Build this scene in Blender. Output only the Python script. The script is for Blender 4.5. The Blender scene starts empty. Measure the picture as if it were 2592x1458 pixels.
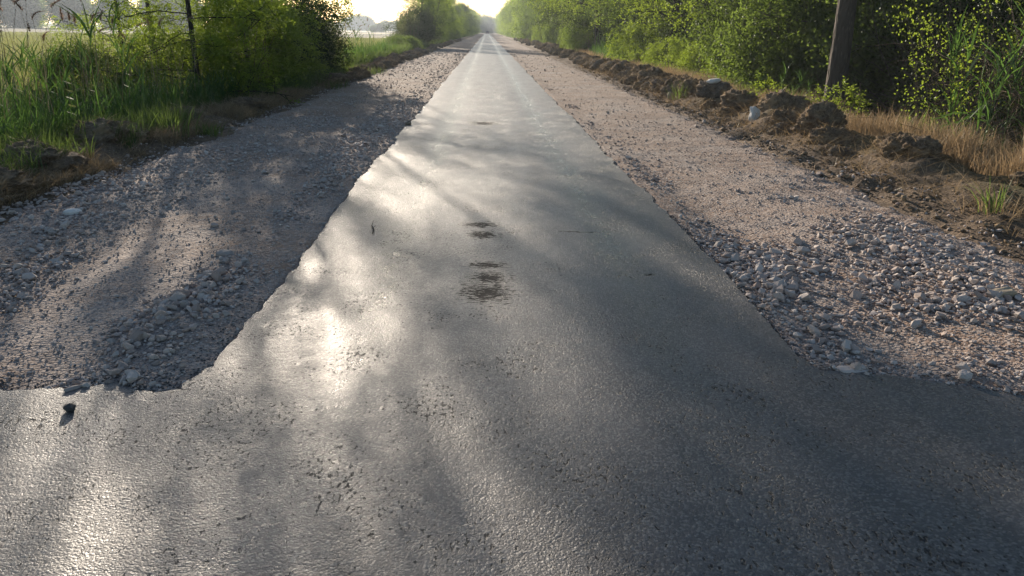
import bpy, bmesh, math, random
import numpy as np
from mathutils import Matrix, Vector

rng = np.random.default_rng(7)
random.seed(7)
C = bpy.context.scene.collection
SC = bpy.context.scene
R = math.radians

# ---------------------------------------------------------------- camera, sky, sun, exposure
CAM_H = 1.6
cam_d = bpy.data.cameras.new('camera'); cam = bpy.data.objects.new('camera', cam_d); C.objects.link(cam)
cam_d.sensor_width = 36.0; cam_d.lens = 27.0; cam_d.clip_start = 0.05; cam_d.clip_end = 9000
cam.matrix_world = Matrix.Translation((0, 0, CAM_H)) @ (Matrix.Rotation(R(-2.105), 4, 'Z') @ Matrix.Rotation(R(90 - 18.482), 4, 'X') @ Matrix.Rotation(R(1.0), 4, 'Z'))
SC.camera = cam

SUN_AZ = 18.0      # degrees left of the road direction (+Y)
SUN_EL = 13.5
world = bpy.data.worlds.new('World'); SC.world = world; world.use_nodes = True
wn = world.node_tree.nodes; wl = world.node_tree.links
for n in list(wn): wn.remove(n)
sky = wn.new('ShaderNodeTexSky'); sky.sky_type = 'NISHITA'; sky.sun_disc = False
sky.sun_elevation = R(SUN_EL); sky.sun_rotation = R(-SUN_AZ)
sky.air_density = 1.0; sky.dust_density = 0.7; sky.ozone_density = 1.8; sky.altitude = 0
bg = wn.new('ShaderNodeBackground'); bg.inputs['Strength'].default_value = 0.08
wo = wn.new('ShaderNodeOutputWorld')
wl.new(sky.outputs[0], bg.inputs[0]); wl.new(bg.outputs[0], wo.inputs[0])

sun_d = bpy.data.lights.new('sun', 'SUN'); sun_d.energy = 5.0; sun_d.angle = R(0.55); sun_d.color = (1.0, 0.86, 0.70)
sun = bpy.data.objects.new('sun', sun_d); C.objects.link(sun)
sd = Vector((-math.sin(R(SUN_AZ)) * math.cos(R(SUN_EL)), math.cos(R(SUN_AZ)) * math.cos(R(SUN_EL)), math.sin(R(SUN_EL))))
sun.rotation_euler = sd.to_track_quat('Z', 'Y').to_euler(); sun.location = (-40, 130, 60)

SC.view_settings.view_transform = 'Standard'; SC.view_settings.look = 'None'
SC.view_settings.exposure = 1.0; SC.view_settings.gamma = 1.0; SC.view_settings.use_curve_mapping = False
SC.render.engine = 'CYCLES'
SC.cycles.use_denoising = True
SC.cycles.max_bounces = 8; SC.cycles.transmission_bounces = 6; SC.cycles.diffuse_bounces = 4
SC.cycles.sample_clamp_indirect = 6.0
SC.cycles.volume_bounces = 0

# ---------------------------------------------------------------- noise
def _h(i, j, k):
    n = (i * 374761393 + j * 668265263 + k * 2147483647 + 1013) & 0xffffffff
    n = ((n ^ (n >> 13)) * 1274126177) & 0xffffffff
    n = ((n ^ (n >> 15)) * 2246822519) & 0xffffffff
    return ((n ^ (n >> 16)) & 0xffffff) / float(0xffffff)
def vn(x, y, z=0.0):
    x, y, z = np.broadcast_arrays(np.asarray(x, float), np.asarray(y, float), np.asarray(z, float))
    i = np.floor(x).astype(np.int64); j = np.floor(y).astype(np.int64); k = np.floor(z).astype(np.int64)
    f, g, h = x - i, y - j, z - k
    f, g, h = f * f * (3 - 2 * f), g * g * (3 - 2 * g), h * h * (3 - 2 * h)
    r = 0
    for a in (0, 1):
        for b in (0, 1):
            for c in (0, 1):
                r = r + _h(i + a, j + b, k + c) * (f if a else 1 - f) * (g if b else 1 - g) * (h if c else 1 - h)
    return r
def fbm(x, y, z=0.0, o=4):
    r, a, s = 0, 0.5, 1.0
    for q in range(o):
        r = r + a * (vn(np.asarray(x) * s + 17.3 * q, np.asarray(y) * s - 9.1 * q, np.asarray(z) * s + 3.7 * q) - 0.5)
        a *= 0.5; s *= 2.03
    return r * 2
def ss(a, b, x):
    t = np.clip((np.asarray(x, float) - a) / (b - a), 0, 1); return t * t * (3 - 2 * t)

# ---------------------------------------------------------------- mesh helpers
def mesh_from(name, V, Fs, mat=None, smooth=False, tint=None):
    """V (n,3); Fs a list of (m,k) index arrays; tint one float per face in order."""
    V = np.asarray(V, np.float32)
    me = bpy.data.meshes.new(name)
    Fs = [np.asarray(f, np.int32) for f in Fs if len(f)]
    me.vertices.add(len(V)); me.vertices.foreach_set('co', V.ravel())
    loops = np.concatenate([f.ravel() for f in Fs])
    tot = np.concatenate([np.full(len(f), f.shape[1], np.int32) for f in Fs])
    st = np.concatenate([[0], np.cumsum(tot)[:-1]]).astype(np.int32)
    me.loops.add(len(loops)); me.loops.foreach_set('vertex_index', loops)
    me.polygons.add(len(tot)); me.polygons.foreach_set('loop_start', st)
    me.polygons.foreach_set('use_smooth', np.full(len(tot), smooth))
    me.update(calc_edges=True)
    if tint is not None:
        a = me.attributes.new('tint', 'FLOAT', 'FACE'); a.data.foreach_set('value', np.asarray(tint, np.float32))
    if mat: me.materials.append(mat)
    return me
class Geo:
    def __init__(s): s.V = []; s.Q = []; s.T = []; s.qt = []; s.tt = []; s.n = 0
    def add(s, V, F, tint=0.5):
        F = np.asarray(F) + s.n; V = np.asarray(V).reshape(-1, 3); s.V.append(V); s.n += len(V)
        t = np.broadcast_to(np.asarray(tint, float), (len(F),))
        if F.shape[1] == 4: s.Q.append(F); s.qt.append(t)
        else: s.T.append(F); s.tt.append(t)
    def mesh(s, name, mat, smooth=False):
        V = np.concatenate(s.V); Fs = []; tt = []
        if s.Q: Fs.append(np.concatenate(s.Q)); tt += s.qt
        if s.T: Fs.append(np.concatenate(s.T)); tt += s.tt
        return mesh_from(name, V, Fs, mat, smooth, np.concatenate(tt))
def link(name, me, parent=None, loc=None, rot=None, scale=None, kind=None):
    o = bpy.data.objects.new(name, me); C.objects.link(o)
    if parent: o.parent = parent
    if loc is not None: o.location = loc
    if rot is not None: o.rotation_euler = rot
    if scale is not None: o.scale = scale if hasattr(scale, '__len__') else (scale,) * 3
    if kind: o['kind'] = kind
    return o
def tag(o, label, cat, group=None):
    o['label'] = label; o['category'] = cat
    if group: o['group'] = group
    return o
def thing(name, label, cat, loc=(0, 0, 0), rz=0.0, scale=1.0, group=None):
    return tag(link(name, None, None, loc, (0, 0, rz), scale), label, cat, group)
def dup(root, loc, rz, scale=1.0, label=None, group=None):
    r = root.copy(); C.objects.link(r); r.location = loc
    r.rotation_euler = (root.rotation_euler[0], root.rotation_euler[1], rz)
    r.scale = scale if hasattr(scale, '__len__') else (scale,) * 3
    if label: r['label'] = label
    if group: r['group'] = group
    for ch in list(root.children):
        c = ch.copy(); C.objects.link(c); c.parent = r
    return r
def tube(geo, pts, rad, k=6, tint=0.5):
    P = np.asarray(pts, float); n = len(P); rad = np.broadcast_to(np.asarray(rad, float), (n,))
    T = np.gradient(P, axis=0); T /= np.linalg.norm(T, axis=1)[:, None] + 1e-9
    up = np.array([0.31, 0.17, 0.93]) if abs(T[0][2]) < 0.8 else np.array([1.0, 0.1, 0.0])
    A = np.cross(T, up); A /= np.linalg.norm(A, axis=1)[:, None] + 1e-9
    B = np.cross(T, A)
    th = np.arange(k) * 2 * math.pi / k
    V = P[:, None] + rad[:, None, None] * (A[:, None] * np.cos(th)[None, :, None] + B[:, None] * np.sin(th)[None, :, None])
    i = np.arange(n - 1)[:, None] * k; j = np.arange(k)[None]; j2 = (j + 1) % k
    F = np.stack([i + j, i + j2, i + k + j2, i + k + j], -1).reshape(-1, 4)
    geo.add(V.reshape(-1, 3), F, tint)
def blades(geo, P, H, W, az, bend, tint, lean=0.0, r=rng):
    """curved tapering grass blades; every argument one value per blade"""
    n = len(P); H = np.broadcast_to(H, (n,)); W = np.broadcast_to(W, (n,)); bend = np.broadcast_to(bend, (n,))
    d = np.stack([np.cos(az), np.sin(az), np.zeros(n)], 1); s = np.stack([-d[:, 1], d[:, 0], np.zeros(n)], 1)
    tw = r.uniform(-1.2, 1.2, n); s = s * np.cos(tw)[:, None] + d * np.sin(tw)[:, None]
    V = []
    for t, w in ((0, .7), (.35, 1.0), (.7, .7), (1.0, 0.0)):
        c = P + d * (H * (bend * t * t + lean * t))[:, None] + np.array([0, 0, 1.0]) * (H * t * (1 - 0.32 * np.abs(bend) * t))[:, None]
        if w: V += [c - s * (W * w / 2)[:, None], c + s * (W * w / 2)[:, None]]
        else: V += [c]
    V = np.stack(V, 1)
    b = np.arange(n)[:, None] * 7
    Q = np.concatenate([b + [0, 1, 3, 2], b + [2, 3, 5, 4]]); T = b + [4, 5, 6]
    tq = np.broadcast_to(tint, (n,))
    base = geo.n; geo.V.append(V.reshape(-1, 3)); geo.n += 7 * n
    geo.Q.append(Q + base); geo.qt.append(np.concatenate([tq, tq])); geo.T.append(T + base); geo.tt.append(tq)
def rand_unit(n, r=rng):
    v = r.normal(size=(n, 3)); return v / np.linalg.norm(v, axis=1)[:, None]
def leaves(geo, P, D, S, L, W, tint):
    """leaf = one folded rhombus from P along D, half width along S"""
    D = D * np.reshape(L, (-1, 1)); S = S * np.reshape(W, (-1, 1)) * 0.5
    V = np.stack([P, P + D * .45 + S, P + D, P + D * .45 - S], 1)
    geo.add(V.reshape(-1, 3), np.arange(len(P))[:, None] * 4 + [0, 1, 2, 3], tint)
def sprays(geo, P, D, n_pair, step, L, W, tint, r=rng):
    """compound leaf: leaflets in pairs along a rachis that droops a little"""
    n = len(P); up = np.array([0, 0, 1.0])
    side = np.cross(D, up + r.normal(scale=.45, size=(n, 3))); side /= np.linalg.norm(side, axis=1)[:, None] + 1e-9
    for j in range(n_pair):
        c = P + D * (step * (j + .6)) + up * (-step * .09 * j * j)
        for sg in (-1, 1):
            d = side * sg * .85 + D * .5 + r.normal(scale=.18, size=(n, 3)); d /= np.linalg.norm(d, axis=1)[:, None]
            s = np.cross(d, up + r.normal(scale=.5, size=(n, 3))); s /= np.linalg.norm(s, axis=1)[:, None] + 1e-9
            leaves(geo, c, d, s, L * r.uniform(.7, 1.2, n), W, tint + r.normal(scale=.06, size=n))

# ---------------------------------------------------------------- materials
def mat(name):
    m = bpy.data.materials.new(name); m.use_nodes = True; nt = m.node_tree
    for n in list(nt.nodes): nt.nodes.remove(n)
    return m, nt, nt.nodes.new('ShaderNodeOutputMaterial')
def N(nt, t, **kw):
    n = nt.nodes.new(t)
    for k, v in kw.items():
        if k in n.inputs: 
            n.inputs[k].default_value = v
        else: setattr(n, k, v)
    return n
def noise(nt, vec, scale, detail=4, rough=.55, out='Fac'):
    n = N(nt, 'ShaderNodeTexNoise', Scale=scale, Detail=detail, Roughness=rough); nt.links.new(vec, n.inputs['Vector']); return n.outputs[out]
def vor(nt, vec, scale, out='Distance', feature='F1'):
    n = N(nt, 'ShaderNodeTexVoronoi', Scale=scale); n.feature = feature; nt.links.new(vec, n.inputs['Vector']); return n.outputs[out]
def ramp(nt, fac, stops, interp='LINEAR'):
    n = nt.nodes.new('ShaderNodeValToRGB'); cr = n.color_ramp; cr.interpolation = interp
    while len(cr.elements) < len(stops): cr.elements.new(.5)
    for e, (p, c) in zip(cr.elements, stops):
        e.position = p; e.color = (*c, 1) if hasattr(c, '__len__') else (c, c, c, 1)
    nt.links.new(fac, n.inputs['Fac']); return n.outputs['Color']
def mixc(nt, f, a, b, mode='MIX'):
    n = nt.nodes.new('ShaderNodeMix'); n.data_type = 'RGBA'; n.blend_type = mode
    for s, v in ((n.inputs[0], f), (n.inputs[6], a), (n.inputs[7], b)):
        if isinstance(v, bpy.types.NodeSocket): nt.links.new(v, s)
        elif hasattr(v, '__len__'): s.default_value = (*v, 1)
        else: s.default_value = v if s == n.inputs[0] else (v, v, v, 1)
    return n.outputs[2]
def mth(nt, op, a, b=None, c=None, clamp=False):
    n = nt.nodes.new('ShaderNodeMath'); n.operation = op; n.use_clamp = clamp
    for s, v in zip(n.inputs, (a, b, c)):
        if v is None: continue
        if isinstance(v, bpy.types.NodeSocket): nt.links.new(v, s)
        else: s.default_value = v
    return n.outputs[0]
def coords(nt, sx=1, sy=1, sz=1, kind='Object'):
    tc = nt.nodes.new('ShaderNodeTexCoord'); o = tc.outputs[kind]
    if (sx, sy, sz) != (1, 1, 1):
        mp = nt.nodes.new('ShaderNodeMapping'); mp.inputs['Scale'].default_value = (sx, sy, sz); nt.links.new(o, mp.inputs[0]); o = mp.outputs[0]
    return o
def bump(nt, h, strength, dist, prev=None):
    n = N(nt, 'ShaderNodeBump', Strength=strength, Distance=dist); nt.links.new(h, n.inputs['Height'])
    if prev is not None: nt.links.new(prev, n.inputs['Normal'])
    return n.outputs[0]
def princ(nt, out, col, rough=.8, nrm=None, spec=.5):
    p = nt.nodes.new('ShaderNodeBsdfPrincipled')
    for s, v in ((p.inputs['Base Color'], col), (p.inputs['Roughness'], rough), (p.inputs['Specular IOR Level'], spec)):
        if isinstance(v, bpy.types.NodeSocket): nt.links.new(v, s)
        elif hasattr(v, '__len__'): s.default_value = (*v, 1)
        else: s.default_value = v
    if nrm is not None: nt.links.new(nrm, p.inputs['Normal'])
    nt.links.new(p.outputs[0], out.inputs[0]); return p
def attr(nt, name='tint'):
    a = nt.nodes.new('ShaderNodeAttribute'); a.attribute_name = name; return a.outputs['Fac']
def objrand(nt): return nt.nodes.new('ShaderNodeObjectInfo').outputs['Random']

def leaf_mat(name, dark, light, trans, tw=.5, var=.35):
    m, nt, out = mat(name)
    t = mth(nt, 'MULTIPLY_ADD', objrand(nt), var, attr(nt)); t = mth(nt, 'SUBTRACT', t, var * .5, clamp=True)
    col = ramp(nt, t, [(0.1, dark), (.9, light)])
    tr = mixc(nt, t, tuple(c * .7 for c in trans), trans)
    d = nt.nodes.new('ShaderNodeBsdfDiffuse'); nt.links.new(col, d.inputs[0])
    l = nt.nodes.new('ShaderNodeBsdfTranslucent'); nt.links.new(tr, l.inputs[0])
    g = N(nt, 'ShaderNodeBsdfGlossy', Roughness=.42); g.inputs[0].default_value = (.8, .85, .8, 1)
    a = N(nt, 'ShaderNodeMixShader', Fac=tw); nt.links.new(d.outputs[0], a.inputs[1]); nt.links.new(l.outputs[0], a.inputs[2])
    b = N(nt, 'ShaderNodeMixShader', Fac=.025); nt.links.new(a.outputs[0], b.inputs[1]); nt.links.new(g.outputs[0], b.inputs[2])
    nt.links.new(b.outputs[0], out.inputs[0]); return m
M = {}
M['leaf_fresh'] = leaf_mat('leaf_fresh', (.04, .07, .012), (.10, .13, .02), (.34, .46, .045), .58)
M['leaf_mid'] = leaf_mat('leaf_mid', (.03, .055, .014), (.08, .105, .024), (.20, .29, .045), .52)
M['leaf_dark'] = leaf_mat('leaf_dark', (.018, .035, .010), (.045, .065, .018), (.09, .13, .02), .4)
M['leaf_grey'] = leaf_mat('leaf_grey', (.05, .07, .03), (.11, .12, .055), (.22, .25, .09), .5)
M['grass_green'] = leaf_mat('grass_green', (.03, .06, .015), (.09, .11, .03), (.17, .25, .05), .5, .1)
M['reed_leaf'] = leaf_mat('reed_leaf', (.028, .06, .02), (.065, .11, .03), (.12, .23, .04), .45, .3)
M['dry_grass'] = leaf_mat('dry_grass', (.20, .14, .085), (.44, .33, .20), (.42, .30, .17), .4, .1)
M['dead_grass'] = leaf_mat('dead_grass', (.15, .11, .065), (.42, .32, .2), (.38, .27, .14), .4, .1)
M['meadow'] = leaf_mat('meadow', (.09, .11, .03), (.22, .22, .08), (.32, .34, .10), .5, .1)
M['straw_stem'] = leaf_mat('straw_stem', (.20, .15, .08), (.38, .30, .18), (.2, .15, .08), .2, .3)
M['plume'] = leaf_mat('plume', (.15, .10, .07), (.34, .25, .17), (.34, .22, .14), .5, .2)

def bark_mat(name, a, b, sc=14):
    m, nt, out = mat(name); v = coords(nt, 1, 1, .22)
    n1 = noise(nt, v, sc, 6, .65); n2 = vor(nt, v, sc * 1.6, 'Distance')
    col = mixc(nt, n1, a, b); col = mixc(nt, ramp(nt, n2, [(0, 1.0), (.35, 0.0)]), col, tuple(c * 1.4 for c in b))
    nr = bump(nt, mth(nt, 'ADD', n1, n2), .9, .03); princ(nt, out, col, .9, nr, .2); return m
M['bark'] = bark_mat('bark', (.035, .028, .022), (.12, .10, .08))
M['bark_dark'] = bark_mat('bark_dark', (.02, .016, .013), (.06, .05, .04))
M['twig'] = bark_mat('twig', (.07, .05, .035), (.20, .15, .11), 30)

def stone_mat(name, stops, dirt=.35):
    m, nt, out = mat(name); v = coords(nt)
    t = mth(nt, 'FRACT', mth(nt, 'ADD', attr(nt), objrand(nt)))
    col = ramp(nt, t, stops)
    n1 = noise(nt, v, 35, 5, .6); col = mixc(nt, mth(nt, 'MULTIPLY', n1, dirt), col, (.16, .12, .09))
    nr = bump(nt, noise(nt, v, 120, 4), .5, .004); princ(nt, out, col, .85, nr, .3); return m
STONE_R = [(0, (.34, .30, .275)), (.2, (.50, .44, .40)), (.4, (.38, .30, .26)), (.6, (.27, .23, .21)), (.8, (.58, .52, .475)), (1, (.38, .27, .22))]
M['stone'] = stone_mat('stone', STONE_R)
M['stone_red'] = stone_mat('stone_red', [(0, (.30, .21, .17)), (.3, (.42, .33, .28)), (.6, (.26, .19, .16)), (1, (.38, .28, .23))])
M['stone_dark'] = stone_mat('stone_dark', [(0, (.05, .05, .05)), (1, (.09, .085, .08))], .15)
M['stone_white'] = stone_mat('stone_white', [(0, (.62, .60, .56)), (1, (.72, .70, .66))], .25)
M['stone_tan'] = stone_mat('stone_tan', [(0, (.34, .28, .20)), (1, (.38, .31, .22))], .3)

def gravel_bed():
    m, nt, out = mat('gravel_bed'); v = coords(nt)
    big = noise(nt, v, .8, 4, .6); mid = noise(nt, v, 4, 5, .6)
    sx = N(nt, 'ShaderNodeSeparateXYZ'); nt.links.new(v, sx.inputs[0]); lf = mth(nt, 'MULTIPLY', mth(nt, 'LESS_THAN', sx.outputs[0], 0.0), ramp(nt, mth(nt, 'MULTIPLY', sx.outputs[1], .05), [(.45, .08), (.8, 0.0)])); big = mth(nt, 'ADD', big, lf)
    red = mixc(nt, mid, (.16, .095, .066), (.29, .198, .142))
    grey = mixc(nt, mid, (.23, .19, .17), (.38, .325, .29))
    col = mixc(nt, ramp(nt, big, [(.44, 0.0), (.68, 1.0)]), red, grey)
    c1 = vor(nt, v, 42, 'Color'); d1 = vor(nt, v, 42); c2 = vor(nt, v, 95, 'Color'); d2 = vor(nt, v, 95)
    sp = N(nt, 'ShaderNodeSeparateColor'); nt.links.new(c1, sp.inputs[0])
    sp2 = N(nt, 'ShaderNodeSeparateColor'); nt.links.new(c2, sp2.inputs[0])
    col = mixc(nt, ramp(nt, sp.outputs[0], [(.55, 0.0), (.62, .75)]), col, mixc(nt, sp.outputs[1], (.20, .16, .14), (.46, .40, .36)))
    col = mixc(nt, ramp(nt, sp2.outputs[0], [(.7, 0.0), (.8, .6)]), col, (.38, .33, .29))
    h = mth(nt, 'MULTIPLY', mth(nt, 'SUBTRACT', 1.0, d1), mth(nt, 'ADD', sp.outputs[0], .25))
    nr = bump(nt, h, 1.0, .022); nr = bump(nt, mth(nt, 'SUBTRACT', 1.0, d2), .7, .008, nr); nr = bump(nt, mid, .6, .05, nr)
    princ(nt, out, col, .92, nr, .25); return m
M['gravel_bed'] = gravel_bed()

def soil(name, a, b, straw=None):
    m, nt, out = mat(name); v = coords(nt)
    n1 = noise(nt, v, 2.2, 6, .65); n2 = noise(nt, v, 18, 6, .7); n3 = vor(nt, v, 30)
    col = mixc(nt, ramp(nt, n2, [(.3, 0.0), (.7, 1.0)]), a, b)
    if straw: col = mixc(nt, ramp(nt, n1, [(.48, 0.0), (.62, .75)]), col, straw)
    nr = bump(nt, n2, 1.0, .05); nr = bump(nt, n3, .6, .015, nr)
    princ(nt, out, col, .95, nr, .15); return m
M['soil'] = soil('soil', (.045, .034, .025), (.13, .095, .065), (.17, .125, .075))
M['clod'] = soil('clod', (.09, .065, .045), (.28, .21, .145), (.42, .31, .19))
M['clod_grey'] = soil('clod_grey', (.10, .085, .07), (.26, .22, .18), (.32, .25, .17))

def ground_mat():
    m, nt, out = mat('ground_earth'); v = coords(nt)
    sx = N(nt, 'ShaderNodeSeparateXYZ'); nt.links.new(v, sx.inputs[0])
    n1 = noise(nt, v, .7, 5, .6); n2 = noise(nt, v, 14, 6, .7); n3 = vor(nt, v, 26)
    earth = mixc(nt, ramp(nt, n2, [(.3, 0.0), (.7, 1.0)]), (.075, .056, .04), (.22, .16, .11))
    grass = mixc(nt, n2, (.05, .06, .02), (.13, .12, .05))
    far = mth(nt, 'MULTIPLY_ADD', n1, 3.0, mth(nt, 'ABSOLUTE', sx.outputs[0]))
    col = mixc(nt, ramp(nt, mth(nt, 'MULTIPLY', far, .1), [(.66, 0.0), (.8, 1.0)]), earth, grass)
    nr = bump(nt, n2, 1.0, .05); nr = bump(nt, n3, .6, .02, nr)
    princ(nt, out, col, .95, nr, .15); return m
M['ground'] = ground_mat()
def field_mat(name, a, b):
    m, nt, out = mat(name); v = coords(nt, 1, .25, 1)
    n1 = noise(nt, v, .12, 5, .6); n2 = noise(nt, v, 5, 5, .7)
    col = mixc(nt, mth(nt, 'MULTIPLY_ADD', n2, .5, mth(nt, 'MULTIPLY', n1, .5)), a, b)
    nr = bump(nt, n2, .5, .1); princ(nt, out, col, .95, nr, .1); return m
M['field_green'] = field_mat('field_green', (.13, .15, .045), (.26, .25, .09))
M['field_pale'] = field_mat('field_pale', (.42, .36, .18), (.55, .48, .26))

def asphalt():
    m, nt, out = mat('asphalt'); v = coords(nt)
    sx = N(nt, 'ShaderNodeSeparateXYZ'); nt.links.new(v, sx.inputs[0]); X, Y = sx.outputs[0], sx.outputs[1]
    vs = coords(nt, 1, .5, 1)
    big = noise(nt, v, .9, 4, .6); mid = noise(nt, v, 6, 5, .65)
    vc = vor(nt, v, 105, 'Color'); vd = vor(nt, v, 105)
    sp = N(nt, 'ShaderNodeSeparateColor'); nt.links.new(vc, sp.inputs[0])
    blot = noise(nt, coords(nt, 1, .3, 1), 2.6, 6, .7)
    col = mixc(nt, ramp(nt, mid, [(.3, 0.0), (.7, 1.0)]), (.034, .031, .033), (.078, .072, .072)); col = mixc(nt, ramp(nt, blot, [(.35, .55), (.6, 0.0)]), col, (.022, .022, .024))
    col = mixc(nt, ramp(nt, sp.outputs[0], [(.55, 0.0), (.95, .65)]), col, (.19, .18, .165))
    # fine pale dust dragged onto the surface near the edges and in patches
    ax = mth(nt, 'ABSOLUTE', mth(nt, 'SUBTRACT', X, .15))
    edge = ramp(nt, mth(nt, 'MULTIPLY_ADD', mid, .5, ax), [(.60, 0.0), (1.0, 1.0)])
    edge = mth(nt, 'MULTIPLY', mth(nt, 'GREATER_THAN', ax, 0.0), edge)
    dust = mth(nt, 'MULTIPLY', ramp(nt, big, [(.45, 0.0), (.7, 1.0)]), .22)
    col = mixc(nt, dust, col, (.15, .135, .12))
    # pits where the binder has pulled out
    n_p = noise(nt, vs, 62, 3, .6); n_c = noise(nt, v, 2.2, 3, .5)
    pit = ramp(nt, mth(nt, 'MULTIPLY_ADD', n_c, .45, n_p), [(.845, 0.0), (.90, .8)])
    # scuffed black patches in the middle of the lane
    def spot(x, y, rx, ry):
        a = mth(nt, 'DIVIDE', mth(nt, 'SUBTRACT', X, x), rx); b = mth(nt, 'DIVIDE', mth(nt, 'SUBTRACT', Y, y), ry)
        return mth(nt, 'SQRT', mth(nt, 'ADD', mth(nt, 'MULTIPLY', a, a), mth(nt, 'MULTIPLY', b, b)))
    spots = None
    for s in ((.01, 4.68, .13, .16), (.03, 5.0, .10, .12), (.02, 5.30, .11, .07), (-.02, 6.15, .10, .10), (-.05, 6.5, .13, .08), (-.03, 14.2, .2, .22), (.78, 6.3, .13, .015), (1.15, 5.1, .03, .02)):
        q = spot(*s); spots = q if spots is None else mth(nt, 'MINIMUM', spots, q)
    n_s = noise(nt, coords(nt, .6, 1.8, 1), 30, 4, .7)
    sm = ramp(nt, mth(nt, 'SUBTRACT', mth(nt, 'MULTIPLY_ADD', n_s, 6.0, -2.1), mth(nt, 'MULTIPLY', spots, .8)), [(.0, 0.0), (.25, 1.0)])
    # cracks
    cr = N(nt, 'ShaderNodeTexVoronoi', Scale=1.15); cr.feature = 'DISTANCE_TO_EDGE'
    wv = mixc(nt, .10, v, noise(nt, v, 3, 4, .6, 'Color'), 'ADD'); nt.links.new(wv, cr.inputs['Vector'])
    crack = mth(nt, 'MULTIPLY', ramp(nt, cr.outputs[0], [(.0, .8), (.004, 0.0)]), ramp(nt, noise(nt, v, .8, 3), [(.64, 0.0), (.68, 1.0)]))
    hole = mth(nt, 'MAXIMUM', mth(nt, 'MAXIMUM', pit, sm), crack)
    col = mixc(nt, hole, col, (.018, .017, .017))
    rough = mth(nt, 'MULTIPLY_ADD', mid, .30, mth(nt, 'MULTIPLY_ADD', blot, -.35, .42))
    rough = mth(nt, 'MULTIPLY_ADD', sp.outputs[1], .12, rough)
    rough = mth(nt, 'MULTIPLY_ADD', ramp(nt, mth(nt, 'MULTIPLY', ax, .6), [(.34, 0.0), (.5, 1.0), (.66, 0.0)]), -.13, rough)
    rough = mth(nt, 'MAXIMUM', rough, mth(nt, 'MULTIPLY', hole, .8))
    coarse = ramp(nt, noise(nt, v, 1.3, 3, .5), [(.35, .35), (.6, 1.0)])
    stones = mth(nt, 'MULTIPLY', mth(nt, 'MULTIPLY', mth(nt, 'SUBTRACT', 1.0, vd), mth(nt, 'ADD', sp.outputs[0], .2)), coarse)
    nr = bump(nt, mid, .5, .010); nr = bump(nt, noise(nt, v, 38, 3, .6), .5, .003, nr); fine = noise(nt, v, 160, 3, .7); nr = bump(nt, mth(nt, 'ADD', stones, fine), .8, .0026, nr); nr = bump(nt, mth(nt, 'SUBTRACT', 1.0, hole), 1.0, .004, nr)
    princ(nt, out, col, rough, nr, mth(nt, 'MULTIPLY_ADD', hole, -.55, .65)); return m
M['asphalt'] = asphalt()
def simple(name, col, rough=.6, metallic=0):
    m, nt, out = mat(name); v = coords(nt); n = noise(nt, v, 6, 4)
    p = princ(nt, out, mixc(nt, n, tuple(c * .85 for c in col), tuple(min(1, c * 1.12) for c in col)), rough)
    p.inputs['Metallic'].default_value = metallic; return m
M['car_paint'] = simple('car_paint', (.03, .035, .045), .3); M['glass_dark'] = simple('car_glass', (.02, .025, .03), .08)
M['rubber'] = simple('rubber', (.02, .02, .02), .9); M['lamp_red'] = simple('tail_lamp', (.35, .02, .02), .3)
M['plate'] = simple('number_plate', (.7, .7, .65), .5); M['pole_wood'] = simple('pole_wood', (.12, .09, .07), .9)
M['petal'] = simple('wrapper_white', (.75, .78, .8), .4)

# ---------------------------------------------------------------- ground surfaces
def wob(y, s, k): return (vn(np.asarray(y) * s + k, k * 1.7) - .5) * 2
def road_left(y):
    y = np.asarray(y, float); return -1.38 + .045 * wob(y, .7, 3.1) + .025 * wob(y, 2.6, 8.4) + .018 * wob(y, 8, 1.2) * vn(y * .6, 3.0) + .010 * wob(y, 23, 4.2) - .06 * ss(3.6, 3.3, y)
def road_right(y):
    y = np.asarray(y, float); return 1.68 + .045 * wob(y, .6, 13.1) + .035 * wob(y, 2.9, 18.4) + .025 * wob(y, 9, 11.2) * vn(y * .7, 8.0) + .010 * wob(y, 25, 6.2) + .04 * ss(3.7, 3.5, y)
JY = 3.15
def junction_edge(x):
    x = np.asarray(x, float); n = .10 * wob(x, 1.1, 2.2) + .06 * wob(x, 3.5, 7.2) + .03 * wob(x, 11, 9.2) + .012 * wob(x, 30, 1.2)
    left = 3.36 + n; right = 3.52 - .34 * np.clip(x - 1.75, 0, 4) + n * .7
    return np.where(x < 0, left, np.maximum(right, 2.2 + n))
def gh(x, y):
    """height of the earth outside the lane"""
    x = np.asarray(x, float); y = np.asarray(y, float)
    rr = x - .004 * np.clip(y, 0, 120)
    right = -.17 + .13 * ss(3.7, 4.3, rr) + .10 * ss(4.4, 5.2, rr) - .35 * ss(5.8, 8.0, rr)
    left = -.17 + .08 * ss(-3.7, -4.2, x) + .12 * ss(-4.3, -5.0, x) - .55 * ss(-5.6, -7.6, x) + .25 * ss(-9.5, -12, x)
    right = right + .13 * np.exp(-((rr - 5.45) / .4) ** 2) * ss(7, 11, y) * (1 + 1.1 * fbm(x * 1.7, y * 1.7, 4, 2))
    h = np.where(x > 0, right, left)
    rough = ss(3.8, 4.4, np.abs(x)) * (1 - .7 * ss(40, 120, np.abs(y))) * (1 - .6 * ss(9, 16, np.abs(x)))
    h = h + rough * (.11 * fbm(x * 1.3, y * 1.3, 0, 3) + .10 * fbm(x * 4.5, y * 4.5, 2, 4) * ss(3.9, 4.5, np.abs(x)))
    jn = ss(3.85, 3.45, y) * ss(-4.2, -3.6, y)          # the junction's asphalt covers this strip
    h = h * (1 - jn) - .2 * jn
    return h
def axis_lines(fine_a, fine_b, step, mids, far):
    a = np.arange(fine_a, fine_b + 1e-6, step); return np.array(sorted(set(np.round(np.concatenate([a, mids, far]), 4))))
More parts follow.
